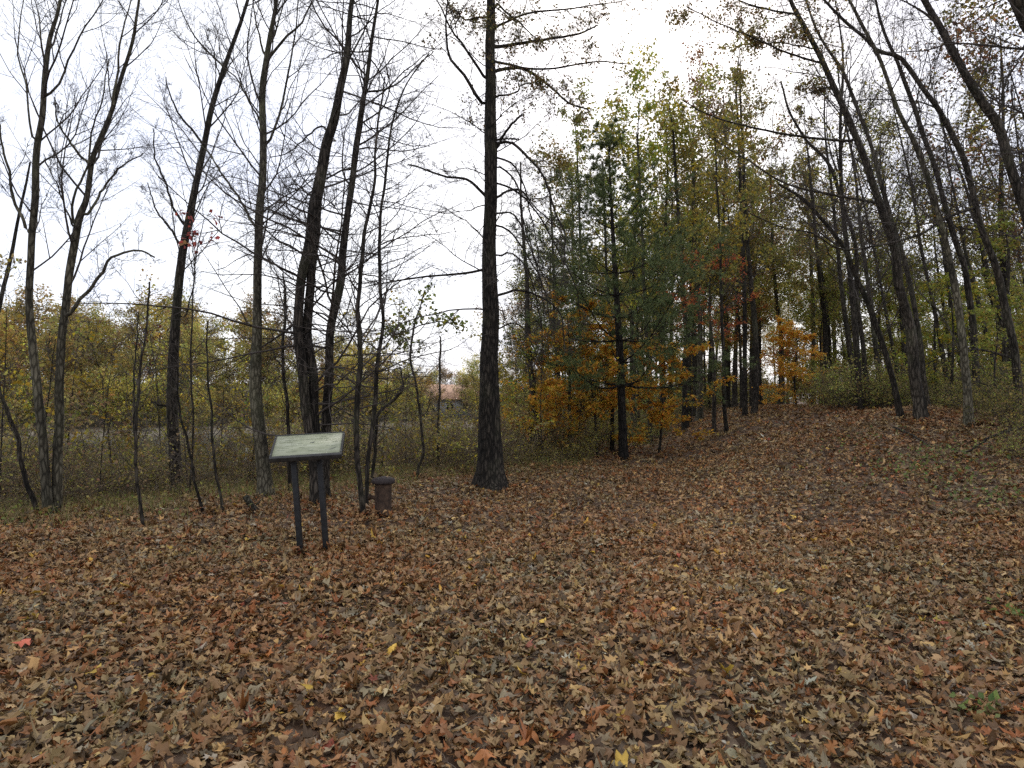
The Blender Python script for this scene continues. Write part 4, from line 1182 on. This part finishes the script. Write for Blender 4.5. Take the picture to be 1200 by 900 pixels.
# low weeds and grass at the edge of the leaves
wr = np.random.default_rng(31)
mb = MB()
n = 70000
x = wr.uniform(-16, 2, n); y = wr.uniform(7, 22, n)
v = edge_v(x, y)
pr_ = np.exp(-((v - 0.7) / 1.3) ** 2) + 0.25 * (v > 1)
cl = 0.5 + 0.5 * np.sin(x * 2.1 + 1.7 * np.sin(y * 1.3)) * np.sin(y * 1.9 + x)
k = (wr.uniform(0, 1, n) < pr_ * (0.25 + 0.75 * cl ** 2)) & (terrain(x, y) > WATER_Z) & (v > -1.6)
x, y = x[k], y[k]; n = len(x)
base = np.stack([x, y, terrain(x, y)], 1)
kites(mb, base + np.stack([np.zeros(n), np.zeros(n), wr.uniform(0.01, 0.22, n)], 1), wr.uniform(0.03, 0.08, n),
      pick([(2, (0.19, 0.215, 0.055)), (3, (0.26, 0.235, 0.075)), (3, (0.24, 0.17, 0.08))], n, wr), wr, 0.4)
m_ = 22000
sel = wr.choice(n, m_)
bb = base[sel] + wr.normal(0, 0.05, (m_, 3)) * np.array([1, 1, 0])
d = norm(np.stack([wr.normal(0, 0.35, m_), wr.normal(0, 0.35, m_), np.ones(m_)], 1)); L_ = wr.uniform(0.08, 0.32, m_)[:, None]
sd = norm(np.cross(d, wr.normal(size=(m_, 3)))) * 0.004
bend = np.stack([wr.normal(0, .06, m_), wr.normal(0, .06, m_), np.zeros(m_)], 1)
vv = np.stack([bb - sd, bb + sd, bb + d * L_ + bend], 1).reshape(-1, 3)
mb.add(vv, np.arange(m_ * 3).reshape(-1, 3), np.repeat(pick([(2, (0.22, 0.22, 0.07)), (4, (0.30, 0.235, 0.12)), (1, (0.16, 0.2, 0.05))], m_, wr), 3, 0))
wx, wy = [], []
for (qx, qy, n_, sp) in ((1085, 548, 170, 0.5), (1110, 536, 110, 0.4), (1180, 592, 200, 0.45), (1150, 838, 40, 0.08), (1140, 560, 90, 0.5), (1060, 560, 70, .35), (1010, 520, 80, .4), (1195, 730, 40, .12)):
    h_ = hit(qx, qy)
    wx.append(h_[0] + wr.normal(0, sp, n_)); wy.append(h_[1] + wr.normal(0, sp, n_))
wx = np.concatenate(wx); wy = np.concatenate(wy)
wz = terrain(wx, wy)
kites(mb, np.stack([wx, wy, wz + wr.uniform(0.02, 0.2, len(wx)) * np.minimum(1, wy / 8)], 1), wr.uniform(0.03, 0.075, len(wx)), pick([(3, (0.15, 0.21, 0.06)), (2, (0.2, 0.24, 0.08)), (1, (0.25, 0.24, 0.07))], len(wx), wr), wr, 0.45)
tag(mb.build('ground_cover', LEAF, smooth=False), 'low green weeds and grass where the leaves meet the brush', 'weeds', kind='stuff')

# ------------------------------------------------------------------ sign board
SB = hit(367, 650)
sign = thing('information_board', 'weathered sloping information board on two dark posts in the leaves', 'sign', SB)
sY = SB[1]
pxm = sY / F
lean = math.atan2(8.5, 105)
def post(xo, dy):
    mb = MB()
    w = 0.028
    M = Matrix.Translation((xo, dy, 0)) @ Matrix.Rotation(-lean, 4, 'Y')
    boxv(mb, -w, w, -w, w, -0.14, 1.085, M)
    o = mb.build('post', BLACKSTEEL, sign, smooth=False)
    bv = o.modifiers.new('edge', 'BEVEL'); bv.width = 0.006; bv.segments = 2
post(-13.5 * pxm, -0.03); post(14 * pxm, 0.05)
# panel: local frame, x across, y up the slope
yaw = R(-7); tilt = R(31)
PW, PH = 80 * pxm / math.cos(yaw), 0.42
pc = Vector((359.5 - 367, 0, 0)) * pxm
MP = Matrix.Translation((pc.x, 0.02, 1.15)) @ Matrix.Rotation(R(3.2), 4, 'Y').inverted() @ Matrix.Rotation(-yaw, 4, 'Z') @ Matrix.Rotation(tilt, 4, 'X')


def panel_material():
    m, t, N, L = nodes_of('faded_panel')
    out = N('ShaderNodeOutputMaterial'); b = N('ShaderNodeBsdfPrincipled'); b.inputs['Roughness'].default_value = 0.45
    tc = N('ShaderNodeTexCoord')
    mp = N('ShaderNodeMapping'); mp.inputs['Scale'].default_value = (3, 14, 1)
    n1 = N('ShaderNodeTexNoise'); n1.inputs['Scale'].default_value = 1.6; n1.inputs['Detail'].default_value = 8
    L(tc.outputs['Object'], mp.inputs[0]); L(mp.outputs[0], n1.inputs['Vector'])
    r1 = ramp(t, [(0.28, (0.25, 0.27, 0.16)), (0.5, (0.36, 0.375, 0.25)), (0.75, (0.45, 0.46, 0.35))])
    L(n1.outputs['Fac'], r1.inputs['Fac'])
    n2 = N('ShaderNodeTexNoise'); n2.inputs['Scale'].default_value = 5.0; n2.inputs['Detail'].default_value = 9
    L(tc.outputs['Object'], n2.inputs['Vector'])
    r2 = ramp(t, [(0.55, (0, 0, 0)), (0.72, (0.6, 0.6, 0.6))])
    L(n2.outputs['Fac'], r2.inputs['Fac'])
    mx = N('ShaderNodeMixRGB'); mx.inputs['Color2'].default_value = (0.22, 0.24, 0.15, 1)
    L(r2.outputs['Color'], mx.inputs['Fac']); L(r1.outputs['Color'], mx.inputs['Color1'])
    L(mx.outputs[0], b.inputs['Base Color']); L(b.outputs[0], out.inputs[0])
    return m


mb = MB(); boxv(mb, -PW / 2 + 0.0185, PW / 2 - 0.0185, -PH / 2 + 0.0195, PH / 2 - 0.0115, 0.0, 0.012, None)
o = mb.build('panel', panel_material(), sign, smooth=False); o.matrix_local = MP
pan = o
# what is left of the print: pale grey green smears of lines and a small dark mark
mb = MB()
pr2 = np.random.default_rng(3)
for row in range(9):
    yy = 0.17 - row * 0.036
    xx = -PW / 2 + 0.06
    while xx < PW / 2 - 0.10:
        ln = pr2.uniform(0.02, 0.07)
        if pr2.uniform() < 0.42 and not (-0.05 < xx < 0.16 and row > 2 and row < 7):
            boxv(mb, xx, xx + ln, yy, yy + 0.006, 0.0121, 0.0135)
        xx += ln + 0.012
o = mb.build('faded_text', plain('faded_ink', (0.27, 0.29, 0.21), 0.6, 0.3, 30, 0), pan, smooth=False)
mb = MB()
mb.add([[0.01, 0.03, 0.0137], [0.05, 0.025, 0.0137], [0.062, 0.038, 0.0137], [0.075, 0.05, 0.0137], [0.05, 0.045, 0.0137]], [[0, 1, 2, 3, 4]])
mb.add([[0.22, -0.12, 0.0137], [0.26, -0.10, 0.0137], [0.31, -0.07, 0.0137], [0.30, -0.085, 0.0137], [0.25, -0.115, 0.0137]], [[0, 1, 2, 3, 4]])
mb.add([[-0.30, 0.195, 0.0137], [0.1, 0.197, 0.0137], [0.1, 0.205, 0.0137], [-0.30, 0.203, 0.0137]], [[0, 1, 2, 3]])
mb.build('printed_mark', plain('dark_ink', (0.08, 0.085, 0.07), 0.6, 0.2, 30, 0), pan, smooth=False)
mb = MB()
boxv(mb, -PW / 2, PW / 2, -PH / 2 - 0.022, -PH / 2 + 0.02, -0.035, 0.02)
boxv(mb, -PW / 2, PW / 2, PH / 2 - 0.012, PH / 2 + 0.003, -0.035, 0.018)
boxv(mb, -PW / 2 - 0.002, -PW / 2 + 0.019, -PH / 2 + 0.021, PH / 2 - 0.021, -0.035, 0.018)
boxv(mb, PW / 2 - 0.019, PW / 2 + 0.002, -PH / 2 + 0.021, PH / 2 - 0.021, -0.035, 0.018)
boxv(mb, -PW / 2 + 0.027, PW / 2 - 0.027, -PH / 2 + 0.021, PH / 2 - 0.021, -0.034, -0.004)
o = mb.build('frame', plain('weathered_frame', (0.035, 0.034, 0.032), 0.5, 0.35, 18, 0.1), sign, smooth=False); o.matrix_local = MP
bv = o.modifiers.new('edge', 'BEVEL'); bv.width = 0.004; bv.segments = 2

mb = MB()
for bx in (-PW / 2 + 0.0085, PW / 2 - 0.0085):
    for by in (-PH / 2 + 0.05, PH / 2 - 0.05):
        th = np.linspace(0, 2 * np.pi, 8, endpoint=False)
        v = np.concatenate([np.stack([bx + 0.007 * np.cos(th), by + 0.007 * np.sin(th), np.full(8, z_)], 1) for z_ in (0.0185, 0.0225)])
        mb.add(v, [[j, (j + 1) % 8, 8 + (j + 1) % 8, 8 + j] for j in range(8)]); mb.add(v, [[8 + j for j in range(8)]])
mb.build('bolts', plain('dull_bolt', (0.16, 0.155, 0.14), 0.5, 0.2, 20, 0), o, smooth=False)

# ------------------------------------------------------------------ rusty pipe
PB = hit(449, 603)
pipe = thing('rusty_pipe', 'short rusty pipe with a flanged cap standing beside the slim dark stems', 'pipe', PB)
pr_m = PB[1] / F


def lathe(mb, prof, k=28, M=None):
    th = np.linspace(0, 2 * np.pi, k, endpoint=False)
    v = np.array([[r_ * math.cos(a), r_ * math.sin(a), z_] for r_, z_ in prof for a in th])
    if M is not None: v = np.array([list(M @ Vector(p)) for p in v])
    n = len(prof)
    i = np.arange(n - 1)[:, None] * k; j = np.arange(k)[None]; j2 = (j + 1) % k
    mb.add(v, np.stack([i + j, i + j2, i + k + j2, i + k + j], -1).reshape(-1, 4))


h = 46 * pr_m; rb = 9.7 * pr_m
mb = MB(); lathe(mb, [(rb * 1.18, -0.06), (rb * 1.15, 0.03), (rb * 1.02, 0.05), (rb, 0.09), (rb, h * 0.5), (rb * 0.99, h * 0.79)]); mb.build('barrel', RUST, pipe)
mb = MB(); lathe(mb, [(rb * 0.98, h * 0.77), (rb * 1.32, h * 0.79), (rb * 1.40, h * 0.81), (rb * 1.40, h * 0.88), (rb * 1.30, h * 0.90), (rb * 1.0, h * 0.93), (rb * 0.62, h * 0.96), (0.002, h * 0.97)])
for q in range(8):
    a = q * math.pi / 4 + 0.2
    lathe(mb, [(0.017, h * 0.88), (0.017, h * 0.925), (0.001, h * 0.93)], 6, Matrix.Translation((rb * 1.17 * math.cos(a), rb * 1.17 * math.sin(a), 0)))
mb.build('flanged_cap', plain('dark_rust', (0.035, 0.026, 0.024), 0.8, 0.4, 20, 0.4), pipe)
mb = MB(); lathe(mb, [(0.03, 0), (0.03, 0.07), (0.045, 0.072), (0.045, 0.10), (0.001, 0.102)], 14, Matrix.Translation((-rb * 0.93, 0, h * 0.42)) @ Matrix.Rotation(R(-80), 4, 'Y'))
mb.build('outlet', RUST, pipe)
mb = MB(); lr2 = np.random.default_rng(8)
c0 = np.array([PB[0], PB[1]])
pv = np.array([[0, 0, h * .95], [.05, -.06, h * .93], [-.07, -.05, h * .93], [-.04, .05, h * .95], [-.09, -.03, h * .93]])
kites(mb, pv, 0.10, pick(LIT_PAL, 5, lr2), lr2, 0.75, 0.7)
tag(mb.build('leaf_pile', LITTER, None, loc=PB, smooth=False), 'few dry leaves resting on the cap of the rusty pipe', 'fallen leaves')

# ------------------------------------------------------------------ log stub, fallen branches
def fallen(name, label, cat, pts, rads, seed, bk='dark', sub=0):
    r = np.random.default_rng(seed)
    pts = np.asarray(pts, float); B = pts[0].copy()
    root = thing(name, label, cat, B)
    p, rr = resample(pts, 24, rads)
    p[1:-1] += r.normal(0, 0.008, (22, 3))
    mb = MB(); tubes(mb, p[None], rr[None], 8)
    th = np.linspace(0, 2 * np.pi, 8, endpoint=False)
    mb.build('stick', BARK[bk], root, origin=B)
    if sub:
        q, s = spawn(p[None], rr[None], sub, 0.3, 1, 45, 0.3, 6, 0.6, 0.03, 0.2, r)
        b_ = MB(); tubes(b_, q, s, 4); q, s = spawn(q, s, 3, 0.3, 1, 45, 0.5, 4, 0.6, 0.0, 0.2, r); tubes(b_, q, s, 3)
        b_.build('twigs', TWIG, root, origin=B)
    return root


g1 = hit(1120, 537)
fallen('fallen_branch', 'thin dead branch arching up from the leaves below the paired trunks', 'branch',
       [g1, P(1145, 522, g1[1] + .1), P(1165, 511, g1[1] + .2), P(1190, 503, g1[1] + .3), P(1215, 500, g1[1] + .4)], [0.010, 0.016, 0.02, 0.024, 0.026], 3, sub=5)
a1 = hit(1048, 504); a2 = hit(1092, 528)
fallen('fallen_branch', 'short dark stick lying flat on the leaves below the tall leaning tree', 'branch', [a1 + [0, 0, .05], (a1 + a2) / 2 + [0, 0, .09], a2 + [0, 0, .05]], [0.022, 0.018, 0.008], 4, sub=3)
l1 = hit(297, 602)
fallen('broken_log', 'short broken log propped at the foot of the olive grey maple', 'log', [l1 + [0.02, 0, 0.03], l1 + [-.06, 0.05, .14], P(287, 582, l1[1] + .1)], [0.05, 0.048, 0.045], 5)
l2 = hit(296, 600)
fallen('fallen_branch', 'pale bare stick leaning by the broken log', 'branch', [l2 + [-.02, -.1, .02], P(303, 590, l2[1]), P(311, 578, l2[1] + .05)], [0.010, 0.010, 0.005], 6, 'grey')

# ------------------------------------------------------------------ far house and dock
HB = on_ground(520, 98)
house = thing('house', 'house with a pinkish orange roof half hidden by trees beyond the pond', 'house', HB)
Wd = 9.5; Dp = 7.0; wh = 2.3
wallm = plain('pale_siding', (0.42, 0.42, 0.40), 0.8, 0.1, 4, 0.05)
mb = MB(); boxv(mb, -Wd / 2 + 1, Wd / 2, -Dp / 2, Dp / 2, -0.4, wh); mb.build('wall', wallm, house, smooth=False)
mb = MB()
rz = wh + 2.0
e = 0.5
v = [[-Wd / 2 + .6, -Dp / 2 - e, wh - .1], [Wd / 2 + .4, -Dp / 2 - e, wh - .1], [Wd / 2 + .4, 0, rz], [-Wd / 2 + .6, 0, rz], [-Wd / 2 + .6, Dp / 2 + e, wh - .1], [Wd / 2 + .4, Dp / 2 + e, wh - .1]]
v2 = [[a, b, c + 0.14] for a, b, c in v]
mb.add(v + v2, [[6, 7, 8, 9], [9, 8, 11, 10], [0, 3, 2, 1], [3, 4, 5, 2], [0, 1, 7, 6], [5, 4, 10, 11]])
mb.add(v + v2, [[1, 2, 8, 7], [2, 5, 11, 8], [0, 6, 9, 3], [3, 9, 10, 4]])
mb.build('roof', plain('orange_roof', (0.52, 0.30, 0.20), 0.7, 0.15, 6, 0.05, c2=(0.60, 0.38, 0.25)), house, smooth=False)
mb = MB(); mb.add([[Wd / 2, -Dp / 2, wh], [Wd / 2, Dp / 2, wh], [Wd / 2, 0, rz - .05]], [[0, 1, 2]]); mb.add([[-Wd / 2 + 1, -Dp / 2, wh], [-Wd / 2 + 1, Dp / 2, wh], [-Wd / 2 + 1, 0, rz - .05]], [[0, 2, 1]]); mb.build('gable', wallm, house, smooth=False)
glass = plain('dark_window_glass', (0.03, 0.035, 0.04), 0.15, 0.1, 3, 0)
for wx in (-1.6, 1.2, 3.4):
    mb = MB(); boxv(mb, wx - .5, wx + .5, -Dp / 2 - .05, -Dp / 2 + .02, 0.8, 1.9); wn = mb.build('window', plain('window_trim', (0.6, 0.6, 0.58), 0.6, 0.1), house, smooth=False)
    mb = MB(); boxv(mb, wx - .42, wx + .42, -Dp / 2 - .06, -Dp / 2 - .04, 0.88, 1.82); mb.build('pane', glass, wn, smooth=False)

dY = 76
DB = P(428, 503, dY)
dock = thing('dock', 'pale low wooden dock along the far edge of the pond', 'dock', (DB[0], dY, WATER_Z))
dk = plain('grey_planks', (0.34, 0.32, 0.28), 0.8, 0.2, 3, 0.1, stretch=(8, 1, 1))
dl = 60 * dY / F / 2
dz = DB[2] - WATER_Z
mb = MB(); boxv(mb, -dl, dl, -0.9, 0.9, dz - .16, dz); mb.build('deck', dk, dock, smooth=False)
for q in range(5):
    mb = MB(); lathe(mb, [(0.09, -0.9), (0.09, dz + 0.25), (0.001, dz + 0.26)], 10, Matrix.Translation((-dl + 0.15 + q * (2 * dl - .3) / 4, -0.98, 0)))
    mb.build('pile', dk, dock)

# ------------------------------------------------------------------ leaves drifted against the feet of trunks, posts and pipe
BASES += [(PB[0], PB[1], rb), (SB[0] - 13.5 * pxm, SB[1] - 0.03, 0.03), (SB[0] + 14 * pxm, SB[1] + 0.05, 0.03)]
dr = np.random.default_rng(14)
mb = MB()
for (bx_, by_, br_) in BASES:
    n = int(60 + 500 * br_)
    a = dr.uniform(0, 6.28, n); q = br_ * 1.15 + np.abs(dr.normal(0, 0.16 + 0.5 * br_, n)) + 0.01
    lift = 0.02 + 0.13 * np.exp(-q / 0.18)
    for lo, hi in ((0, 0.06), (0.06, 1)):
        k = (lift >= lo) & (lift < hi)
        if k.any(): litter(mb, bx_ + np.cos(a[k]) * q[k], by_ + np.sin(a[k]) * q[k], 0.05 + 0.06 * dr.uniform(0, 1, int(k.sum())), dr, float(lift[k].mean()), 0.5)
tag(mb.build('leaf_drift', LITTER, smooth=False), 'dry leaves drifted against the feet of trunks and posts', 'fallen leaves', kind='stuff')
